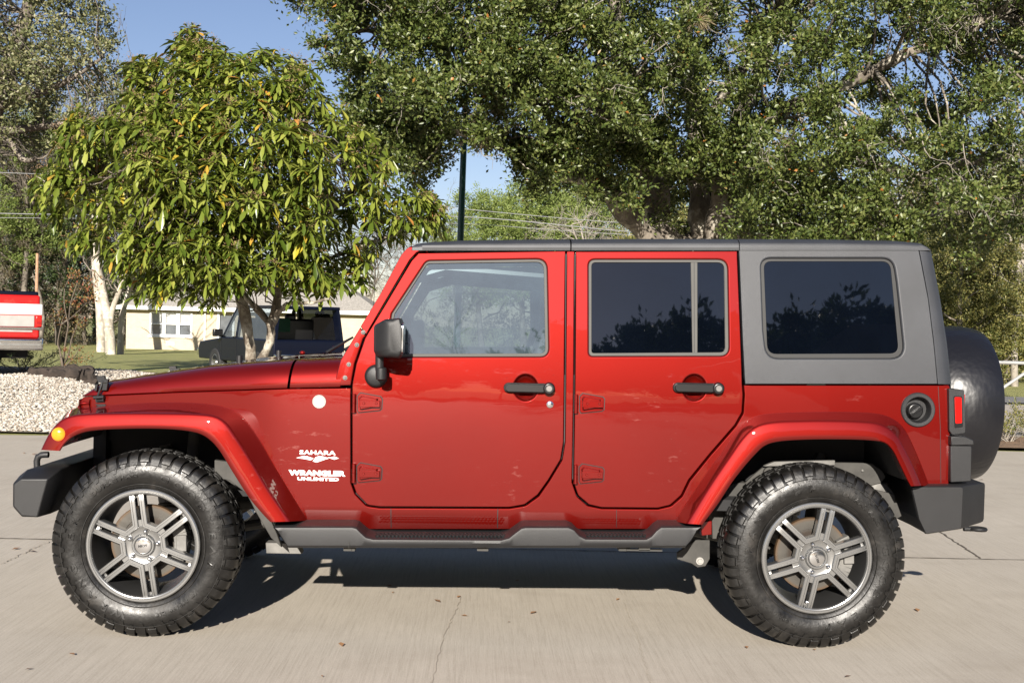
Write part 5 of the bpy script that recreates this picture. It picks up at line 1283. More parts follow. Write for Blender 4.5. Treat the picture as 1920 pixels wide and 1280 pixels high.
    F = np.concatenate([b+np.array([[0, 1, 2]]), b+np.array([[0, 2, 3]])], 1).reshape(-1, 3)
    part(root, 'crown', fast_mesh('crown', V, F, M['leaf_oak']))
    # branchlets from the limbs to the clumps, and pale bare twigs that poke out
    tb = Twigs(); td = Twigs()
    for i, c in enumerate(C):
        if i % 2 == 0:
            nd = nodes[np.argmin(np.linalg.norm(nodes-c, axis=1)+rng.uniform(0, .9, len(nodes)))]; L = np.linalg.norm(nd-c)
            if L < 3.2: td.add(wob(rng, nd, c, 7, 0.07), 0.008+0.008*L, 0.005, 4)
    for c in C[rng.integers(0, 700, 520)]:
        e = c+np.array([rng.uniform(-.35, .35), rng.uniform(-.5, .1), rng.uniform(-.55, .15)]); p = wob(rng, c, e, 7, 0.14); tb.add(p, 0.007, 0.0025, 3)
        for _ in range(3):
            j = rng.integers(2, 6); tb.add(wob(rng, p[j], p[j]+rng.normal(size=3)*0.14+(0, 0, -.05), 4, 0.15), 0.0038, 0.0018, 3)
    part(root, 'branches', td.mesh('branches', M['bark_oak'])); part(root, 'twigs', tb.mesh('twigs', M['twig']))
    # grey-brown ball moss on the limbs
    mc = np.array([PD(a, b, d) for a, b, d in [(900, 215, 14.9), (935, 195, 15.0), (905, 262, 15.3), (930, 232, 15.2), (955, 215, 15.1), (1350, 270, 16.3), (1345, 300, 16.4), (1310, 40, 15), (1480, 260, 14.6)]])
    n = 260*len(mc); idx = np.repeat(np.arange(len(mc)), 260); u = unit(rng, n); d = u+(0, 0, -.4); d /= np.linalg.norm(d, axis=1, keepdims=True)
    V, F = small_leaves(mc[idx]+u*rng.uniform(0, .16, n)[:, None], d, rng.uniform(0, 6, n), rng.uniform(.06, .15, n), np.full(n, .006)); part(root, 'moss', fast_mesh('moss', V, F, M['moss']))
live_oak()

# ------------------------------------------------------------------ the small broad tree with long drooping leaves
def loquat():
    rng = np.random.default_rng(21); D0 = 13.2
    base = G(480, D0); root = tree_root('long_leaved_tree', base, 'small evergreen tree with whorls of long drooping leaves, some yellow, in the gravel bed')
    def W(pts): return np.array([PD(a, b, d) for a, b, d in pts])
    limbs = [([(474, 745, 13.2), (471, 667, 13.2), (465, 627, 13.2), (459, 590, 13.2), (449, 553, 13.2), (438, 480, 13.3), (425, 380, 13.4), (400, 240, 13.4), (370, 110, 13.4)], .075, .02),
             ([(478, 745, 13.0), (489, 680, 13.0), (506, 640, 12.95), (506, 610, 12.95), (497, 596, 13), (482, 579, 13), (471, 568, 13.1), (430, 520, 13.2)], .062, .025),
             ([(506, 612, 12.95), (513, 598, 12.95), (520, 570, 12.95), (526, 520, 13), (545, 400, 13.2), (560, 260, 13.3), (570, 160, 13.3)], .055, .015),
             ([(515, 590, 12.95), (528, 580, 12.8), (541, 570, 12.7), (590, 567, 12.4), (606, 563, 12.3), (620, 559, 12.2)], .034, .012),
             ([(425, 380, 13.4), (350, 300, 13.1), (270, 250, 12.9), (200, 230, 12.8)], .035, .012), ([(430, 420, 13.4), (330, 380, 13), (240, 350, 12.7), (120, 330, 12.5)], .035, .012),
             ([(530, 480, 13), (620, 400, 12.9), (700, 330, 12.9)], .03, .012), ([(526, 520, 13), (630, 480, 13), (740, 440, 13), (790, 430, 13)], .03, .01), ([(449, 553, 13.2), (380, 510, 12.9), (300, 480, 12.6), (240, 460, 12.4)], .03, .012), ([(446, 540, 13.2), (390, 540, 13.5), (330, 545, 13.7)], .02, .01)]
    tw = Twigs(); nodes = []
    for pts, r0, r1 in limbs:
        p = np.array([tuple(q) for q in catmull([tuple(w) for w in W(pts)], 36)]); r = np.linspace(r0, r1, 36)*(1+0.12*np.sin(np.arange(36)*0.9)); tw.add(p+rng.normal(size=p.shape)*0.004, r, None, 9)
        if pts[0] != (515, 590, 12.95): nodes.append(p)
    part(root, 'trunk', tw.mesh('trunk', M['bark_lo'])); nodes = np.concatenate(nodes)
    out = [(345, 60), (362, 60), (375, 78), (398, 100), (402, 78), (420, 108), (440, 92), (452, 118), (480, 112), (500, 95), (520, 118), (545, 118), (570, 130), (590, 150), (600, 185), (640, 215), (650, 240), (700, 262), (705, 290), (738, 305), (722, 345), (745, 375), (790, 368), (822, 385), (838, 420), (812, 452), (770, 448), (720, 468), (700, 500), (680, 545), (648, 535), (612, 565), (585, 545), (560, 575), (530, 545), (495, 570), (455, 545), (425, 572), (390, 600), (372, 555), (352, 575), (330, 560), (300, 578), (272, 560), (250, 572), (235, 515), (205, 505), (188, 475), (150, 482), (118, 468), (105, 420), (72, 395), (60, 345), (90, 320), (125, 318), (112, 262), (140, 218), (180, 232), (228, 222), (215, 190), (245, 180), (240, 128), (290, 120), (330, 130), (322, 90)]
    cen = np.array([440, 340]); 
    def shell(n, lo, hi, keepn):
        P0 = poly_depth_sample(rng, n, out, 13.2, 13.2001); q = proj(P0)
        # crown half-depth: deep in the middle, thin at the rim, lumpy
        rr = np.sqrt(((q[:, 0]-cen[0])/390)**2+((q[:, 1]-cen[1])/265)**2); half = 1.75*np.sqrt(np.clip(1-rr**2, 0.03, 1))
        t = rng.uniform(lo, hi, n); dd = -half*t+0.22*noise3(P0, 4, 9)
        D = P0-CAM; sc = (13.2+dd)/13.2; P1 = CAM+D*sc[:, None]
        nv = noise3(P1*np.array([1, 1, 1.9]), 2.3, 5); return P1[(nv > keepn) | (rng.random(n) < 0.2)]
    C = np.concatenate([shell(1300, 0.72, 1.0, -0.28), shell(700, 0.2, 0.72, -0.45), shell(600, -1.0, 0.2, -0.7)]); C[:, 2] += 0.07; C = C[~((proj(C)[:, 1] > 545) & (rng.random(len(C)) < 0.45))]
    n = len(C); per = 12; axis = C-np.array(PD(440, 420, 13.3)); axis[:, 2] = np.abs(axis[:, 2])*0.4+1.3; axis[:, 1] -= 0.3; axis /= np.linalg.norm(axis, axis=1, keepdims=True)
    idx = np.repeat(np.arange(n), per); az = rng.uniform(0, 6.28, n)[idx]+np.tile(np.arange(per)*2.4, n); el = np.tile(np.linspace(-0.6, 0.6, per), n)+rng.normal(size=n*per)*0.12
    A = axis[idx]; s, nn = rot_basis(A, np.zeros(len(A))); d = A*np.sin(el)[:, None]+(s*np.cos(az)[:, None]+nn*np.sin(az)[:, None])*np.cos(el)[:, None]
    size = rng.uniform(0.75, 1.2, n)[idx]; L = 0.152*size*rng.uniform(.75, 1.15, n*per)*np.where(el > 0.3, 0.75, 1.0); Wd = L*rng.uniform(.27, .35, n*per)
    V, F = long_leaves(C[idx]+d*0.012, d, rng.normal(size=n*per)*0.3, L, Wd, 0.06+0.34*rng.random(n*per)); part(root, 'crown', fast_mesh('crown', V, F, M['leaf_lo'], True))
    tb = Twigs()
    for i, c in enumerate(C):
        nd = nodes[np.argmin(np.linalg.norm(nodes-c, axis=1)+rng.uniform(0, .7, len(nodes)))]; L = np.linalg.norm(nd-c)
        if L < 2.0 and rng.random() < 0.45: tb.add(wob(rng, nd, c, 7, 0.08, 0.15), 0.006+0.004*L, 0.0045, 4)
    part(root, 'branches', tb.mesh('branches', M['bark_lo']))
    # brown flower sprays above some whorls
    idx = rng.choice(n, n//3, replace=False); k = 26; ii = np.repeat(idx, k); u = unit(rng, len(ii)); u[:, 2] = np.abs(u[:, 2])
    V, F = small_leaves(C[ii]+axis[ii]*0.05+u*rng.uniform(0, .07, len(ii))[:, None], u, rng.uniform(0, 6, len(ii)), rng.uniform(.012, .03, len(ii)), np.full(len(ii), .009)); part(root, 'flower_sprays', fast_mesh('flower_sprays', V, F, leaf_mat('spray', [(0.16, 0.10, 0.05), (0.26, 0.17, 0.09)], 0.9, 0.1)))
loquat()

# ------------------------------------------------------------------ generic trees for the far rows
def leafy_tree(name, base, H, spread, label, leafm, barkm, seed, nclump=170, per=60, L=0.12, W=0.06, low=0.3, dens=-0.5, lean=(0, 0), cr=(0.5, 1.1), cat='tree', group=None, trunk_r=0.2, flat=0.75):
    rng = np.random.default_rng(seed); base = np.asarray(base, float); root = tree_root(name, base, label, cat, group)
    top = base+np.array([lean[0], lean[1], H*0.85]); tw = Twigs(); main = wob(rng, base-(0, 0, .1), top, 12, 0.03); tw.add(main, np.linspace(trunk_r, trunk_r*0.2, 12), None, 8)
    nb = 9; nodes = [main]
    for i in range(nb):
        t = low+(0.9-low)*i/nb; a = i*2.4+rng.uniform(0, 1); s = base+(top-base)*t; e = s+np.array([math.cos(a), math.sin(a), 0.55])*spread*rng.uniform(.55, .95)*(1-0.35*t)
        p = wob(rng, s, e, 8, 0.07); tw.add(p, trunk_r*0.4*(1-t*.5), 0.02, 5); nodes.append(p)
    part(root, 'trunk', tw.mesh('trunk', barkm))
    c = base+np.array([lean[0]*0.7, lean[1]*0.7, H*(low+1)/2]); u = unit(rng, nclump)*rng.uniform(0.45, 1.0, nclump)[:, None]**0.6
    C = c+u*np.array([spread, spread, H*(1-low)/2]); nv = noise3(C, 2.2/spread*1.4, seed); C = C[(nv > dens) | (rng.random(len(C)) < 0.2)]
    (V, F), _ = clump_leaves(rng, C, rng.uniform(cr[0], cr[1], len(C)), per, L, W, flat); part(root, 'crown', fast_mesh('crown', V, F, leafm)); return root
def bare_tree(name, base, H, spread, label, barkm, seed, cat='tree', group=None, r=0.16, lv=4, lean=(0, 0), forks=5):
    rng = np.random.default_rng(seed); base = np.asarray(base, float); root = tree_root(name, base, label, cat, group); tk = Twigs(); tb = Twigs()
    def grow(a, d, L, r0, lev):
        b = a+d*L; p = wob(rng, a, b, 7, 0.06); (tk if lev >= lv-1 else tb).add(p, r0, r0*0.55, 6 if lev >= lv-1 else 3)
        if lev <= 0: return
        for k in range(forks if lev < lv else forks+3):
            t = rng.uniform(0.35, 1.0); s = p[min(6, int(t*6.99))]; nd = d+unit(rng, 1)[0]*0.75*(spread/4.0); nd[2] = nd[2]*0.8+0.15; nd /= np.linalg.norm(nd)
            grow(s, nd, L*rng.uniform(.45, .72), r0*0.5, lev-1)
    d0 = np.array([lean[0], lean[1], 1.0]); d0 /= np.linalg.norm(d0); grow(base-(0, 0, .1), d0, H*0.55, r, lv)
    part(root, 'trunk', tk.mesh('trunk', barkm)); part(root, 'crown', tb.mesh('crown', barkm)); return root
def dup_tree(src, loc, rz, sc, label, group=None):
    r = src.copy(); COL.objects.link(r); r.location = loc; r.rotation_euler = (0, 0, rz); r.scale = sc if hasattr(sc, '__len__') else (sc,)*3; r['label'] = label
    if group: r['group'] = group
    for ch in list(src.children): c = ch.copy(); COL.objects.link(c); c.parent = r
    return r
# upper-left oak with greyish leaves
def left_oak():
    rng = np.random.default_rng(31); base = G(-60, 23); root = tree_root('grey_leaved_oak', base, 'tall oak with small greyish olive leaves at the upper left edge of the photo')
    tw = Twigs(); nodes = []
    for pts, r0, r1 in [([(-60, 700, 23), (-50, 500, 23), (-40, 330, 23), (-10, 200, 23), (40, 60, 23), (80, -80, 23)], .35, .1), ([(-40, 330, 23), (0, 262, 22.6), (25, 275, 22.4), (45, 300, 22.2), (70, 298, 22)], .12, .04), ([(-10, 200, 23), (60, 180, 22.5), (130, 150, 22), (190, 110, 22)], .12, .03), ([(-30, 250, 23), (60, 240, 23), (140, 230, 23), (200, 220, 23)], .1, .03)]:
        p = np.array([tuple(q) for q in catmull([tuple(PD(*w)) for w in pts], 30)]); tw.add(p, r0, r1, 8); nodes.append(p)
    part(root, 'trunk', tw.mesh('trunk', M['bark_wood'])); nodes = np.concatenate(nodes)
    out = [(-250, -200), (120, -120), (172, -15), (190, 10), (188, 40), (222, 55), (238, 80), (225, 98), (252, 118), (238, 150), (240, 200), (222, 240), (180, 260), (165, 290), (130, 262), (110, 300), (80, 270), (50, 300), (20, 268), (-20, 300), (-250, 330)]
    C = poly_depth_sample(rng, 620, out, 21, 25.5); nv = noise3(C, 1.4, 8); C = C[(nv > -0.25) | (rng.random(len(C)) < 0.2)]
    (V, F), _ = clump_leaves(rng, C, rng.uniform(.25, .6, len(C)), 110, 0.085, 0.042); part(root, 'crown', fast_mesh('crown', V, F, M['leaf_grey']))
    tb = Twigs()
    for i, c in enumerate(C):
        nd = nodes[np.argmin(np.linalg.norm(nodes-c, axis=1))]
        if np.linalg.norm(nd-c) < 4: tb.add(wob(rng, nd, c, 6, 0.08), 0.02, 0.006, 3)
    part(root, 'branches', tb.mesh('branches', M['bark_wood']))
left_oak()
GW = 'trees of the wood behind the lawn'
# far wood: templates, then copies
def at(px, d): return tuple(G(px, d))
ba = bare_tree('bare_tree', at(20, 66), 15, 4.2, 'bare grey-brown tree at the left edge of the wood behind the red truck', M['bark_wood'], 41, group=GW, r=.15)
bb = bare_tree('bare_tree', at(110, 67), 13, 5.0, 'bare tree behind the thin red-leaved shrub', M['bark_wood'], 42, group=GW, r=.12)
bc = bare_tree('bare_tree', at(1090, 52), 7.5, 6.5, 'wide bare tree with pale twigs above the middle of the roof', M['twig'], 43, group=GW, r=.12)
pa = leafy_tree('pine_tree', at(40, 64), 14, 2.8, 'light green pine behind the red truck', M['leaf_pine'], M['bark_wood'], 51, 300, 130, .17, .055, 0.30, -0.3, group=GW, cr=(.4, .8))
pb = leafy_tree('pine_tree', at(985, 60), 9.6, 3.2, 'light green pine just right of the dark green lamp post', M['leaf_pine'], M['bark_wood'], 52, 260, 170, .17, .055, 0.25, -0.45, group=GW, cr=(.4, .9))
da = leafy_tree('evergreen_tree', at(190, 66), 12, 4.2, 'dark evergreen tree behind the pale twin trunks', M['leaf_dark'], M['bark_wood'], 53, 200, 80, .17, .08, 0.08, -0.5, group=GW, cr=(.5, 1.1))
ga = leafy_tree('bushy_tree', at(1840, 42), 8.4, 3.6, 'yellow-green bushy tree right of the hardtop', M['leaf_bush'], M['bark_wood'], 54, 430, 120, .14, .065, 0.02, -0.6, group=GW, cr=(.4, .9))
oa = leafy_tree('brown_leaved_tree', at(-60, 64), 12, 4.0, 'brown-leaved tree at the far left edge', M['leaf_brown'], M['bark_wood'], 55, 170, 80, .13, .06, 0.12, -0.4, group=GW, cr=(.4, 1.0))
rngt = random.Random(4)
for src, px, d, s, lab in [
    (ba, 75, 64, .95, 'bare tree just right of the thin utility pole'), (bb, 160, 68, 1.0, 'bare tree left of the pale twin trunks'), (ba, 230, 68, 1.05, 'bare tree standing behind the house corner'), (bb, 45, 70, 1.25, 'bare tree deep in the wood behind the utility pole'), (ba, 135, 72, 1.1, 'bare tree deep in the wood between the shrub and the twin trunks'),
    (ba, 700, 74, .62, 'bare tree behind the house roof near the windscreen'), (bb, 790, 66, .62, 'bare brownish tree left of the dark green lamp post'), (ba, 850, 70, .55, 'bare tree directly behind the dark green lamp post'), (bc, 1180, 58, 1.0, 'bare pale-twigged tree left of the oak trunks'), (bb, 1030, 72, .62, 'bare tree behind the pines above the front seats'), (bc, 1640, 50, 1.2, 'bare pale-twigged tree above the hardtop roof'),
    (bc, 1905, 33, .95, 'bare pale-twigged tree at the right edge'), (bc, 1800, 40, 1.0, 'bare pale-twigged tree beside the rear of the hardtop'), (ba, 1750, 60, .8, 'bare tree behind the rear pillar of the hardtop'), (bb, 1480, 60, .7, 'bare tree behind the oak above the rear door'),
    (pa, 0, 67, .92, 'light green pine at the left edge behind the truck bed'), (pa, 120, 74, 1.0, 'small light green pine in the wood over the shrub'), (pb, 905, 66, 1.0, 'light green pine right beside the lamp post'), (pb, 1110, 64, 1.12, 'light green pine above the front door'), (pb, 1050, 70, 1.1, 'light green pine between two bare trees'), (pb, 1330, 62, .95, 'light green pine seen between the oak trunks'),
    (da, 60, 76, .9, 'dark evergreen tree deep in the left wood'), (da, 1300, 50, .62, 'dark evergreen tree framed by the oak trunks'), (da, 1440, 48, .6, 'dark evergreen tree right of the oak trunks'), (ga, 1270, 44, .8, 'yellow-green bushy tree behind the leaning oak limb'), (da, -220, 70, 1.0, 'dark evergreen tree beyond the left edge, nearer one'), (oa, -420, 74, 1.1, 'brown-leaved tree well beyond the left edge'), (da, -650, 78, 1.1, 'dark evergreen tree furthest beyond the left edge'), (oa, 2150, 60, 1.0, 'brown-leaved tree beyond the right edge'), (da, 2300, 62, 1.0, 'dark evergreen tree well beyond the right edge'), (ga, 2450, 60, 1.2, 'yellow-green bushy tree furthest beyond the right edge'), (da, 20, 68, .8, 'dark evergreen tree right behind the truck cab'), (oa, 110, 66, .85, 'brown-leaved tree behind the thin shrub'), (oa, 250, 72, .9, 'brown-leaved tree behind the house corner'), (da, 290, 80, .75, 'dark evergreen tree behind the house'), (da, 120, 84, 1.0, 'dark evergreen tree furthest back on the left'), (da, 1900, 50, .72, 'dark evergreen tree at the right edge'), (da, 1760, 56, .8, 'dark evergreen tree right behind the hardtop'), (da, 1990, 44, .8, 'dark evergreen tree beyond the right edge'),
    (ga, 1800, 33, .62, 'low yellow-green bush just behind the rear of the hardtop'), (ga, 1890, 36, .8, 'yellow-green bushy tree nearest the gate'), (da, 1850, 58, .9, 'dark evergreen tree behind the yellow-green ones'), (da, 1640, 66, .9, 'dark evergreen tree above the hardtop'), (ga, 1700, 48, .95, 'yellow-green bushy tree above the rear roof corner'), (ga, 1560, 54, .8, 'yellow-green bushy tree under the oak'), (ga, 1960, 46, .9, 'yellow-green bushy tree beyond the right edge'), (ga, 1430, 60, .85, 'yellow-green bushy tree behind the oak trunks'),
    (oa, 180, 76, .9, 'brown-leaved tree above the twin trunks'), (oa, 30, 80, 1.0, 'brown-leaved tree over the truck'), (oa, 1000, 82, .85, 'brown-leaved tree behind the pines'), (oa, 1170, 76, .8, 'brown-leaved tree left of the leaning oak limb'), (oa, 1230, 72, .5, 'brown-leaved tree behind the oak limb'), (oa, 740, 80, .55, 'brown-leaved tree behind the windscreen'), (oa, 860, 84, .55, 'brown-leaved tree behind the lamp post')]:
    dup_tree(src, at(px, d), rngt.uniform(0, 6.28), s, lab, GW)
# understorey along the edge of the wood: a mass nobody could count
def thicket():
    rng = np.random.default_rng(61); C = []
    for _ in range(1500):
        left = rng.random() < 0.5
        px = rng.uniform(-350, 330) if left else rng.uniform(700, 2300); d = rng.uniform(66, 74) if px < 1650 else rng.uniform(48, 56)
        p = G(px, d); p[2] += rng.uniform(0.1, 3.2); C.append(p)
    C = np.array(C); (V, F), _ = clump_leaves(rng, C, rng.uniform(.4, .9, len(C)), 60, .17, .06)
    o = link_mesh('thicket', fast_mesh('thicket', V, F, M['leaf_brown'])); tag(o, 'tangled brown undergrowth along the foot of the wood', 'undergrowth', kind='stuff')
thicket()
# pale twin-trunked tree on the lawn, left of the house
def forked():
    base = G(206, 50); root = tree_root('pale_forked_tree', base, 'pale bare tree with forked leaning trunks left of the brick house'); rng = np.random.default_rng(66)
    tk = Twigs(); tb = Twigs()
    for pts, r0, r1 in [([(208, 650, 50), (203, 605, 50), (193, 550, 50), (183, 500, 50), (172, 430, 50)], .23, .12), ([(205, 625, 50), (211, 580, 50), (224, 545, 50), (238, 505, 50), (262, 450, 50)], .13, .08), ([(226, 648, 51), (228, 600, 51), (236, 565, 51), (250, 530, 51), (300, 480, 51)], .15, .06), ([(190, 640, 55), (187, 570, 55), (180, 500, 55), (180, 380, 55)], .22, .2)]:
        p = np.array([tuple(q) for q in catmull([tuple(PD(*w)) for w in pts], 20)]); p[0, 2] = min(p[0, 2], float(gz(*p[0, :2]))-.05); tk.add(p, r0, r1, 10)
        for _ in range(12):
            s = p[rng.integers(8, 20)]; tb.add(wob(rng, s, s+np.array([rng.normal()*.9, rng.normal(), rng.uniform(.2, 1.2)]), 7, .1), .04, .012, 4)
    part(root, 'trunk', tk.mesh('trunk', M['bark_pale'])); part(root, 'branches', tb.mesh('branches', M['bark_wood']))
forked()
# thin red-leaved shrub at the edge of the gravel
def red_shrub():
    base = G(118, 22.0); root = tree_root('thin_shrub', base, 'thin leggy shrub with reddish leaves in the gravel bed beside the red truck', 'shrub'); rng = np.random.default_rng(70); tk = Twigs(); tips = []
    for pts, r0 in [([(118, 690), (112, 655), (110, 640)], .03), ([(118, 690), (120, 660), (128, 610), (132, 570), (145, 530)], .022), ([(119, 685), (128, 665), (136, 630), (150, 600), (158, 590)], .016), ([(121, 688), (133, 675), (138, 665)], .018), ([(124, 684), (140, 668), (150, 650)], .014), ([(112, 655), (108, 645), (117, 600), (122, 590)], .012), ([(128, 610), (120, 560), (128, 525), (150, 510)], .012), ([(132, 570), (150, 545), (165, 520)], .01), ([(128, 600), (145, 585), (170, 560)], .009)]:
        p = np.array([tuple(q) for q in catmull([tuple(PD(a, b, 22.0+rng.uniform(-.2, .2))) for a, b in pts], 14)]); tk.add(p, r0, r0*.4, 5); tips += [p[-1], p[-3], p[-5]]
    part(root, 'stems', tk.mesh('stems', M['twigdark']))
    C = np.array(tips[3:])+rng.normal(size=(len(tips)-3, 3))*0.08; (V, F), _ = clump_leaves(rng, C, np.full(len(C), .22), 34, .055, .03)
    part(root, 'leaves', fast_mesh('leaves', V, F, leaf_mat('red_leaf', [(0.30, 0.07, 0.04), (0.20, 0.12, 0.04), (0.12, 0.13, 0.03), (0.35, 0.16, 0.07)], 0.6, 0.3)))
red_shrub()
# low shrub at the right edge, small shrubs
def low_shrub(px, d, label, seed, h=.5, leafm=None, n=26, sp=.35):
    base = G(px, d); root = tree_root('low_shrub', base, label, 'shrub'); rng = np.random.default_rng(seed); tk = Twigs(); tips = []
    for i in range(n):
        e = base+np.array([rng.normal()*sp, rng.normal()*sp, h*rng.uniform(.5, 1)]); p = wob(rng, base+(rng.normal()*.05, rng.normal()*.05, 0), e, 6, .08); tk.add(p, .009, .003, 3); tips += [p[-1], p[-2], p[-3]]
    part(root, 'stems', tk.mesh('stems', M['twig'])); C = np.array(tips); (V, F), _ = clump_leaves(rng, C, np.full(len(C), .09), 16, .035, .018); part(root, 'leaves', fast_mesh('leaves', V, F, leafm or M['leaf_bush']))
low_shrub(1893, 14.9, 'small sparse yellow-green shrub in the soil bed right of the spare wheel', 71, .42)
low_shrub(1960, 15.6, 'small sparse shrub beyond the right edge', 72, .5)
low_shrub(45, 22.5, 'low dark green shrub under the tail of the red truck', 73, .55, M['leaf_dark'], 30, .5)
def logs():
    root = empty('log_heap', tuple(G(140, 21.5)), 'dark heap of rotting logs at the foot of the thin red-leaved shrub', 'log heap'); rng = random.Random(3)
    for i, (a, b, L, r) in enumerate([(100, 21.6, .9, .09), (118, 21.2, .6, .10), (145, 21.4, .5, .12), (164, 21.0, .3, .14), (140, 21.9, .7, .13), (115, 22.1, .8, .09), (172, 20.6, .22, .07)]):
        p = G(a, b, r*0.8); an = rng.uniform(-.35, .35); m = MB(); n = 9; pts = [(p[0]+(t-.5)*L*math.cos(an), p[1]+(t-.5)*L*math.sin(an), p[2]+rng.uniform(-.02, .03)) for t in np.linspace(0, 1, n)]
        m.tube(pts, [r*rng.uniform(.75, 1.15) for _ in range(n)], 9); m.build('log', M['logdark'], root)
M['logdark'] = simple('rotting_log', (0.035, 0.026, 0.02), 0.95, var=0.5, scale=9, bmp=1.0, bscale=25)
logs()
# ------------------------------------------------------------------ house
def brick_mat():
    m, t, b = newmat('cream_brick'); tc = t.nodes.new('ShaderNodeTexCoord'); mp = N(t, 'ShaderNodeMapping'); mp.inputs['Rotation'].default_value = (math.radians(90), 0, 0); t.links.new(tc.outputs['Object'], mp.inputs[0])
    br = t.nodes.new('ShaderNodeTexBrick'); t.links.new(mp.outputs[0], br.inputs[0]); br.inputs['Scale'].default_value = 1.0; br.inputs['Brick Width'].default_value = 0.21; br.inputs['Row Height'].default_value = 0.075; br.inputs['Mortar Size'].default_value = 0.008
    br.inputs['Color1'].default_value = (0.45, 0.385, 0.29, 1); br.inputs['Color2'].default_value = (0.40, 0.34, 0.25, 1); br.inputs['Mortar'].default_value = (0.50, 0.44, 0.34, 1)
    t.links.new(mixc(t, 0.25, br.outputs[0], ramp(t, noise(t, 3, 4), [(0.3, (0.34, 0.28, 0.20)), (0.7, (0.48, 0.415, 0.315))])), b.inputs['Base Color']); b.inputs['Roughness'].default_value = 0.9; return m
M['brick'] = brick_mat(); M['housewhite'] = simple('white_wood', (0.72, 0.72, 0.70), 0.6, var=0.04); M['shingle'] = simple('roof_shingle', (0.30, 0.28, 0.25), 0.95, var=0.35, scale=12)
M['housepane'] = simple('window_glass', (0.10, 0.11, 0.12), 0.15, var=0.3, scale=2); M['curtain'] = simple('curtain', (0.33, 0.33, 0.32), 0.8, var=0.1)
def house():
    d = 62.0; A_ = G(236, d); B_ = G(700, d); root = empty('brick_house', tuple(A_), 'low cream brick house with white triple window and grey shingle roof beyond the lawn', 'house')
    x0, x1, y0, g = A_[0], B_[0], A_[1], A_[2]; ze = PD(240, 574, d)[2]; dep = 8.0
    def X(px): return PD(px, 600, d)[0]
    def Z(py, px=320): return PD(px, py, d)[2]
    m = MB(); wx0, wx1, wz0, wz1 = X(281), X(361), Z(630), Z(585)
    dx0, dx1 = X(412), X(436)
    # front wall built round its openings
    for (a, b, c, e) in ((x0, wx0, g-.3, ze), (wx0, wx1, g-.3, wz0), (wx0, wx1, wz1, ze), (wx1, dx0, g-.3, ze), (dx0, dx1, ze-.35, ze), (dx1, x1, g-.3, ze)): m.box(((a+b)/2, y0+.1, (c+e)/2), (b-a, .2, e-c))
    m.box((x0+.1, y0+.2+dep/2, (g-.3+ze)/2), (.2, dep, ze-g+.3)); m.box((x1-.1, y0+.2+dep/2, (g-.3+ze)/2), (.2, dep, ze-g+.3)); m.box(((x0+x1)/2, y0+.3+dep, (g-.3+ze)/2), (x1-x0, .2, ze-g+.3)); m.build('wall', M['brick'], root, smooth=0)
    m = MB(); r = 1.9; ov = .45; zr = ze+r; m.add([(x0-ov, y0-ov, ze), (x1+ov, y0-ov, ze), (x1+ov, y0+dep+.4+ov, ze), (x0-ov, y0+dep+.4+ov, ze), (x0+2.6, y0+dep/2+.2, zr), (x1-2.6, y0+dep/2+.2, zr)], [(0, 1, 5, 4), (1, 2, 5), (2, 3, 4, 5), (3, 0, 4), (3, 2, 1, 0)]); rf = m.build('roof', M['shingle'], root, smooth=0)
    m = MB(); m.box(((x0+x1)/2, y0-ov-.015, ze-.06), (x1-x0+2*ov, .05, .2)); m.box((x0-ov-.015, y0+dep/2, ze-.06), (.05, dep+2*ov, .2)); m.build('fascia', M['housewhite'], root, smooth=0)
    w = (wx1-wx0)/3
    for k in range(3):
        a = wx0+k*w; b = a+w; m = MB(); cz = (wz0+wz1)/2
        for (ca, cb, cc, ce) in ((a, a+.09, wz0, wz1), (b-.09, b, wz0, wz1), (a+.09, b-.09, wz0, wz0+.09), (a+.09, b-.09, wz1-.08, wz1), (a+.09, b-.09, cz-.03, cz+.03)): m.box(((ca+cb)/2, y0-.01, (cc+ce)/2), (cb-ca, .08, ce-cc))
        wn = m.build('window', M['housewhite'], root, smooth=0)
        m = MB(); m.box(((a+b)/2, y0+.05, (cz+wz0)/2), (w-.1, .02, cz-wz0)); m.build('pane', M['housepane'], wn, smooth=0); m = MB(); m.box(((a+b)/2, y0+.05, (cz+wz1)/2), (w-.1, .02, wz1-cz)); m.build('pane', M['curtain'], wn, smooth=0)
    m = MB(); m.box(((wx0+wx1)/2, y0-.03, wz0-.04), (wx1-wx0+.1, .14, .07)); m.build('window_sill', M['housewhite'], root, smooth=0)
    m = MB(); m.box((X(320), y0-.012, Z(644)), (X(327.5)-X(312.5), .02, Z(640.5)-Z(647.5))); v = m.build('foundation_vent', M['housewhite'], root, smooth=0)
    m = MB()
    for i in range(5):
        for j in range(2): m.box((X(314.5+i*2.8), y0-.026, Z(642.4+j*3)), (.045, .01, .05))
    m.build('vent_slot', M['rubber'], v, smooth=0)
    m = MB(); m.box(((dx0+dx1)/2, y0+.08, (g+ze-.35)/2), (dx1-dx0, .05, ze-.35-g)); m.build('door', M['housepane'], root, smooth=0)
    m = MB(); m.box((dx0-.06, y0-.03, (g+ze)/2-.1), (.12, .08, ze-g-.2)); m.box((dx1+.06, y0-.03, (g+ze)/2-.1), (.12, .08, ze-g-.2)); m.build('door_frame', M['housewhite'], root, smooth=0)
    m = MB(); m.box((X(385), y0-.06, (g+ze)/2), (.08, .08, ze-g)); m.build('downpipe', M['housewhite'], root, smooth=0)
house()

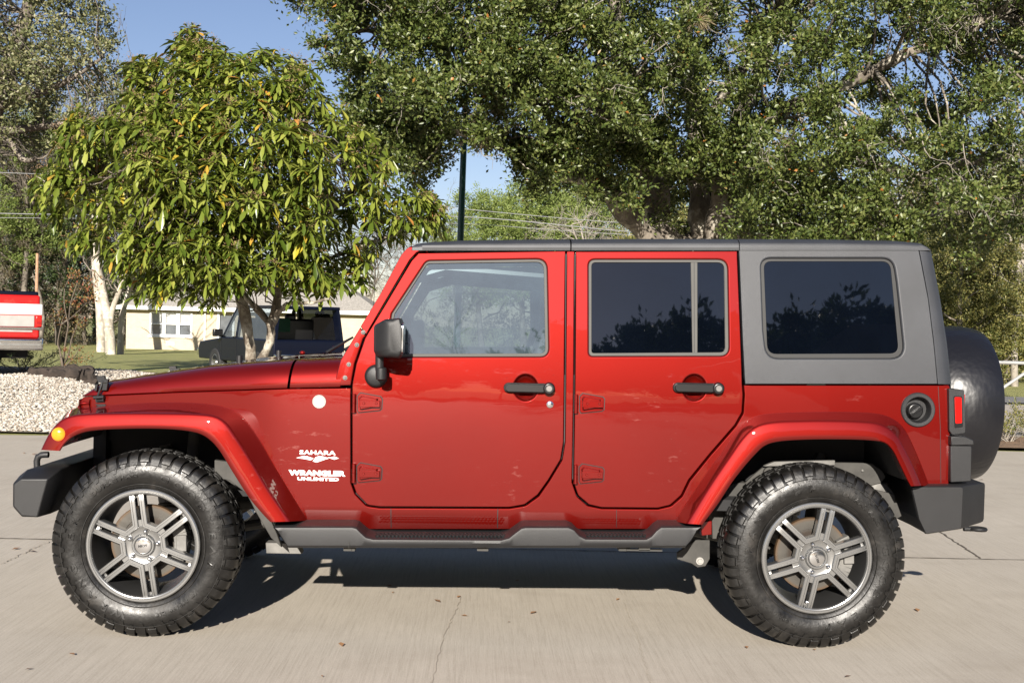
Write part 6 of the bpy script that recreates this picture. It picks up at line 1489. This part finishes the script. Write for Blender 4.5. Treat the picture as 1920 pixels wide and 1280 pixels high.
# ------------------------------------------------------------------ dark blue SUV seen three-quarter from behind
M['navy'] = simple('navy_paint', (0.003, 0.0045, 0.012), 0.35, coat=0.15, spec=0.15, var=0.05); M['redpaint'] = paint_mat('truck_red', (0.48, 0.012, 0.012), 0.1); M['whitepaint'] = simple('white_paint', (0.80, 0.80, 0.78), 0.3, coat=1, var=0.03)
M['simpletyre'] = simple('tyre_black', (0.02, 0.02, 0.02), 0.7); M['carglass'] = glass_mat('car_glass', (0.62, 0.66, 0.68), 0.05, 1.5)
def car_wheel(root, x, y, r, w, name='wheel'):
    s = -1 if y < 0 else 1
    m = MB(); m.lathe([(r*.55, 0.02), (r*.62, 0.0), (r*.9, 0.0), (r, .03), (r, w-.03), (r*.9, w), (r*.5, w)], 32, (0, 0, 0)); m = m if s < 0 else m.mirrored(0)
    o = empty_less(root, m, name, M['simpletyre'], (x, y, r)); m = MB(); m.lathe([(0, .02), (r*.2, .01), (r*.25, .05), (r*.5, .06), (r*.54, .01), (r*.58, .012), (r*.57, .1)], 24); m = m if s < 0 else m.mirrored(0); h = m.build('rim', M['rim'], o, local=True, fixn=True)
def empty_less(root, m, name, mat, loc):
    o = m.build(name, mat, root, local=True, fixn=True); o.location = loc; ORG[o.name] = np.zeros(3); return o
def blue_suv():
    # local frame: +x forward, y left, origin on the ground under the middle
    c = G(508, 26.5); ang = math.radians(90+34)
    root = empty('dark_blue_suv', tuple(c), 'dark navy two-door SUV with an open rear window, parked behind the small tree', 'SUV', rz=ang); ORG[root.name] = np.zeros(3)
    W = 0.84
    m = MB(); prof = rounded([(-2.0, .42), (2.35, .42), (2.40, .62), (2.38, .72), (2.30, .83), (0.98, 0.95), (.9, 0.97), (-2.02, 0.97), (-2.06, .95), (-2.05, .6)], .05, 3); m.prism(prof, -W, W); m.build('body', M['navy'], root, local=True, bevel=.04, seg=3)
    m = MB(); m.prism(rounded([(-1.98, 1.70), (.15, 1.70), (.30, 1.665), (.30, 1.64), (-2.0, 1.63)], .03), -.74, .74); m.build('roof', M['navy'], root, local=True, bevel=.03)
    def pillar(x0, x1, xa, xb, w0, w1, wid=.06, nm='pillar'):
        for s in (-1, 1):
            mm = MB(); mm.add([(x0, s*w0, 0.95), (x1, s*w0, 0.95), (x1, s*(w0-.07), 0.95), (x0, s*(w0-.07), 0.95), (xa, s*w1, 1.67), (xb, s*w1, 1.67), (xb, s*(w1-.07), 1.67), (xa, s*(w1-.07), 1.67)], [(3, 2, 1, 0), (4, 5, 6, 7), (0, 1, 5, 4), (1, 2, 6, 5), (2, 3, 7, 6), (3, 0, 4, 7)]); mm.build(nm, M['navy'], root, local=True, fixn=True)
    pillar(.86, .94, .20, .28, .82, .73); pillar(.02, .12, .0, .09, .82, .73); pillar(-2.03, -1.78, -1.98, -1.76, .82, .73)
    for s in (-1, 1):
        m = MB(); m.add([(.86, s*.81, 0.97), (.10, s*.81, 0.97), (.08, s*.725, 1.64), (.22, s*.725, 1.64)], [(0, 1, 2, 3)]); m.build('side_window', M['carglass'], root, local=True, smooth=0)
        m = MB(); m.add([(.04, s*.81, 0.97), (-1.80, s*.81, 0.97), (-1.78, s*.725, 1.64), (.02, s*.725, 1.64)], [(0, 1, 2, 3)]); m.build('side_window', M['tint' if s < 0 else 'carglass'], root, local=True, smooth=0)
        m = MB(); m.box((.78, s*.98, 1.06), (.12, .22, .17)); m.box((.78, s*.86, 0.98), (.04, .12, .04)); m.build('mirror', M['satin'], root, local=True, bevel=.02)
        m = MB(); m.box((-2.055, s*.76, .55), (.03, .12, .15)); m.build('tail_lamp', M['redlens'], root, local=True, bevel=.01)
        m = MB(); m.box((.45, s*.845, .72), (.9, .004, .01)); m.box((.0, s*.845, .8), (.006, .004, .55)); m.box((.92, s*.845, .8), (.006, .004, .55)); m.box((.12, s*.85, .98), (.14, .02, .03)); m.build('door_line', M['rubber'], root, local=True)
        for x in (1.28, -1.22): car_wheel(root, x, s*.86, .35, .2)
    m = MB(); m.add([(.90, .76, 0.97), (.90, -.76, 0.97), (.27, -.68, 1.64), (.27, .68, 1.64)], [(0, 1, 2, 3)]); m.build('windscreen', M['carglass'], root, local=True, smooth=0)
    m = MB(); m.box((-2.08, 0, .58), (.16, 1.66, .16)); m.build('rear_bumper', M['chrome'], root, local=True, bevel=.02); m = MB(); m.box((2.44, 0, .58), (.16, 1.66, .16)); m.build('front_bumper', M['chrome'], root, local=True, bevel=.02)
    for x, n2 in ((-.2, 2), (-1.05, 1)):
        m = MB()
        for y in ((-.36, .36) if n2 == 2 else (0,)): m.box((x, y, 1.15), (.14, .48 if n2 == 2 else 1.1, .55)); m.box((x, y, 1.45), (.10, .24, .16))
        m.build('seat', M['satin'], root, local=True, bevel=.05)
    m = MB(); m.box((-1.2, .35, 1.28), (.3, .4, .3), rz=.3); m.build('cargo_box', simple('green_box', (0.01, 0.09, 0.03), .5), root, local=True)
blue_suv()

# ------------------------------------------------------------------ red and white pickup, only its tail in the frame
def red_truck():
    d = 21.5; xr_ = PD(80, 600, d)[0]; y0 = PD(60, 600, d)[1]
    root = empty('red_pickup_truck', (xr_, y0, float(gz(xr_-2, y0+1))), 'old red and white pickup truck with chrome bumper, its tail in view at the left', 'pickup truck'); g = 0
    def Z(py): return PD(40, py, d)[2]
    def X(px): return PD(px, 620, d)[0]
    x1 = X(74.5); x0 = xr_-5.3; yb = y0+1.95
    def slab(xa, xb, za, zb, name, mat, pr=0.0, parent=root, ya=y0, yc=yb, bevel=.02): m = MB(); m.box(((xa+xb)/2, (ya-pr+yc+pr)/2, (za+zb)/2), (xb-xa, yc-ya+2*pr, zb-za)); return m.build(name, mat, parent, bevel=bevel)
    slab(x0, x1, Z(634), Z(553), 'body', M['redpaint'], 0, bevel=.04)
    slab(x0, x1+.045, Z(590), Z(569.5), 'white_band', M['whitepaint'], .02)
    slab(x0, X(65), Z(612), Z(591), 'trim_panel', M['lightgrey'], .018, bevel=.004)
    slab(x0, x1+.04, Z(617.5), Z(613), 'chrome_strip', M['chrome'], .025, bevel=.004); slab(x0, X(62), Z(622), Z(618.5), 'trim_strip', M['lightgrey'], .015, bevel=.003)
    slab(x0+2.4, x1-.03, Z(554.5), Z(546), 'bed_cover', M['navy'], -.05, bevel=.03)
    for s in (0, 1):
        m = MB(); yy = y0 if s == 0 else yb; m.box(((X(67)+X(78.5))/2, yy+(.10 if s == 0 else -.10), (Z(590)+Z(612))/2), (X(78.5)-X(67), .26, Z(590)-Z(612))); tl = m.build('tail_lamp', M['redlens'], root, bevel=.02)
        m = MB(); m.box(((X(69)+X(77.8))/2, yy+(-.036 if s == 0 else .036), Z(604)), (X(77.8)-X(69), .012, .05)); m.build('reverse_lens', simple('dark_red_lens', (.25, .01, .01), .2), tl)
    slab(X(-40), X(81.5), Z(656), Z(634.5), 'rear_bumper', M['chrome'], .04, bevel=.03)
    m = MB(); m.box((X(20), y0-.045, Z(645)), (X(78)-X(-38), .01, .035)); m.box((X(77.5), y0-.05, Z(637.5)), (.03, .02, .03)); m.build('bumper_groove', M['steel'], root)
    slab(x0+1.2, x0+2.9, Z(553), Z(553)+.62, 'cab', M['redpaint'], -.08, bevel=.12)
    slab(x0+1.5, x0+2.6, Z(553)+.1, Z(553)+.5, 'cab_window', M['housepane'], -.07, bevel=.03)
    slab(x0+.1, x1-.2, Z(672), Z(634), 'chassis', M['paint_dark'], -.3)
    gz0 = float(gz(xr_-1, y0+.2))
    for x in (x1-1.05, x0+.95):
        for yy in (y0+.02, yb-.02):
            m = MB(); r = (Z(650)-gz0)/2+.05; r = max(.38, min(.5, r)); m.lathe([(r*.5, .05), (r*.6, 0), (r*.92, 0), (r, .03), (r, .25), (r*.92, .28), (r*.5, .28)], 32); m = m if yy < y0+1 else m.mirrored(0)
            o = m.build('wheel', M['simpletyre'], root, local=True, fixn=True); o.location = tuple(np.array((x, yy, gz0+r))-ORG[root.name]); ORG[o.name] = np.zeros(3)
            m = MB(); m.lathe([(0, .01), (r*.25, .0), (r*.3, .05), (r*.5, .04), (r*.56, .02), (r*.56, .1)], 20); m = m if yy < y0+1 else m.mirrored(0); m.build('rim', M['chrome'], o, local=True, fixn=True)
    root.rotation_euler = (0, 0, math.radians(21))
red_truck()

# ------------------------------------------------------------------ posts, wires, gate
M['postgreen'] = simple('dark_green_paint', (0.006, 0.045, 0.038), 0.35, coat=.3)
def lamp_post():
    b = G(855, 19.5); root = empty('lamp_post', tuple(b), 'tall dark green lamp post rising behind the front door of the SUV', 'lamp post')
    m = MB(); top = PD(864, 250, 19.5); ptop = np.array([b[0]+.09, b[1], b[2]+7.2]); m.tube([tuple(b-(0, 0, .05)), tuple(b+(.03, 0, 2.5)), tuple(ptop)], [.062, .058, .045], 16); m.build('pole', M['postgreen'], root)
    m = MB(); m.lathe([(.12, 0), (.12, .03), (.09, .06), (.085, .3), (.064, .34)], 20, tuple(b), axis='z'); m.build('base', M['postgreen'], root)
    m = MB(); m.box((ptop[0]+.28, ptop[1]-.0, ptop[2]+.02), (.7, .26, .12)); h = m.build('lamp_head', M['postgreen'], root, bevel=.03); m = MB(); m.box((ptop[0]+.38, ptop[1], ptop[2]-.05), (.4, .2, .03)); m.build('lens', M['curtain'], h)
lamp_post()
def pole(px, d, h, label, r, mat):
    b = G(px, d); root = empty('utility_pole', tuple(b), label, 'utility pole'); m = MB(); m.cyl(tuple(b-(0, 0, .1)), tuple(b+(0, 0, h)), r, 10, r*.75); m.build('pole', mat, root)
M['polewood'] = simple('pole_wood', (0.36, 0.21, 0.13), .9, var=.25)
pole(67, 55, 4.6, 'thin orange-brown wooden pole behind the red truck', .085, M['polewood'])
M['wire'] = simple('wire_grey', (0.22, 0.22, 0.23), .6)
def wire(pts, r, name, label, d):
    W = [PD(a, b, d) for a, b in pts]; p = [tuple(q) for q in catmull([tuple(w) for w in W], 30)]; m = MB(); m.tube(p, r, 5, caps=False)
    o = m.build(name, M['wire'], None); tag(o, label, 'power line', 'power lines over the lawn')
wire([(-100, 320), (60, 326), (400, 344), (860, 391), (1200, 420), (1700, 440), (2100, 448)], .011, 'power_line', 'upper thin power line crossing behind the lamp post', 40)
wire([(-100, 398), (100, 402), (400, 404), (860, 406), (1200, 436), (1760, 470), (2100, 482)], .014, 'power_line', 'middle thick power line crossing behind the lamp post', 40)
wire([(-100, 408), (100, 409), (400, 414), (860, 419), (1050, 432), (1240, 443), (1760, 452), (2100, 462)], .009, 'power_line', 'lowest thin power line crossing behind the lamp post', 41)
def gate():
    d = 21.0; z = PD(1900, 681, d)[2]; b = G(2060, d); root = empty('pipe_gate', tuple(b), 'galvanised pipe gate with a diagonal brace at the right edge of the lawn', 'gate')
    gm = simple('galvanised', (0.42, 0.42, 0.41), .4, .5); x0 = PD(1790, 640, d)[0]; x1 = PD(2060, 640, d)[0]; y = b[1]
    m = MB(); m.cyl((x0, y, z+.02), (x1, y, z), .034, 12); m.build('top_rail', gm, root); a = PD(1868, 735, d); c = PD(1935, 690, d); m = MB(); m.cyl(tuple(a), tuple(c), .03, 10); m.build('brace', gm, root)
    m = MB(); m.cyl((x1, y, b[2]), (x1, y, z+.15), .05, 12); m.build('post', gm, root); m = MB(); m.cyl((x0, y, float(gz(x0, y))), (x0, y, z+.05), .04, 12); m.build('post', gm, root)
gate()
# ------------------------------------------------------------------ what stands behind the photographer (seen in the panes and the paint)
def behind():
    src = leafy_tree('oak_across_the_yard', (8, -38, 0), 11.2, 5.2, 'broad dark oak across the yard, mirrored in the rear door pane', M['leaf_dark'], M['bark_wood'], 81, 320, 150, .34, .17, .12, -0.5, cr=(.5, 1.1), group='trees across the yard')
    for i, (x, y, s, lab) in enumerate([(14.5, -39, 1.08, 'mirrored in the left of the rearmost pane'), (3.0, -40, .93, 'mirrored in the front of the rear door pane'), (-3.5, -46, .62, 'low one mirrored in the front door'), (-13, -46, .7, 'low one left of the front door reflection'), (-26, -46, .9, 'mirrored in the paint of the front wing'), (25, -46, .8, 'behind the workshop'), (34, -50, 1.2, 'furthest to the right')]):
        dup_tree(src, (x, y, 0), i*1.3, s, 'broad dark oak across the yard, '+lab, 'trees across the yard')
    bare = bare_tree('bare_tree_across_the_yard', (0.7, -34, 0), 9.0, 4.4, 'bare tree across the yard, mirrored in the front door pane', M['bark_wood'], 82, r=.1, group='bare trees across the yard')
    dup_tree(bare, (-6.5, -36, 0), 2.0, .9, 'second bare tree across the yard, further to the left', 'bare trees across the yard')
    root = empty('workshop', (9, -13, 0), 'low workshop with a dark pitched roof across the yard, mirrored in the rearmost pane', 'building')
    m = MB(); m.box((9, -14, 1.65), (8, 6, 3.3)); m.build('wall', simple('grey_wall', (.25, .24, .22), .8), root); m = MB(); m.prism([(4.1, 3.3), (13.9, 3.3), (12.7, 4.15), (5.3, 4.15)], -17.5, -10.5, axis='y'); m.build('roof', simple('dark_roof', (.05, .05, .055), .7), root, fixn=True, smooth=0)
behind()
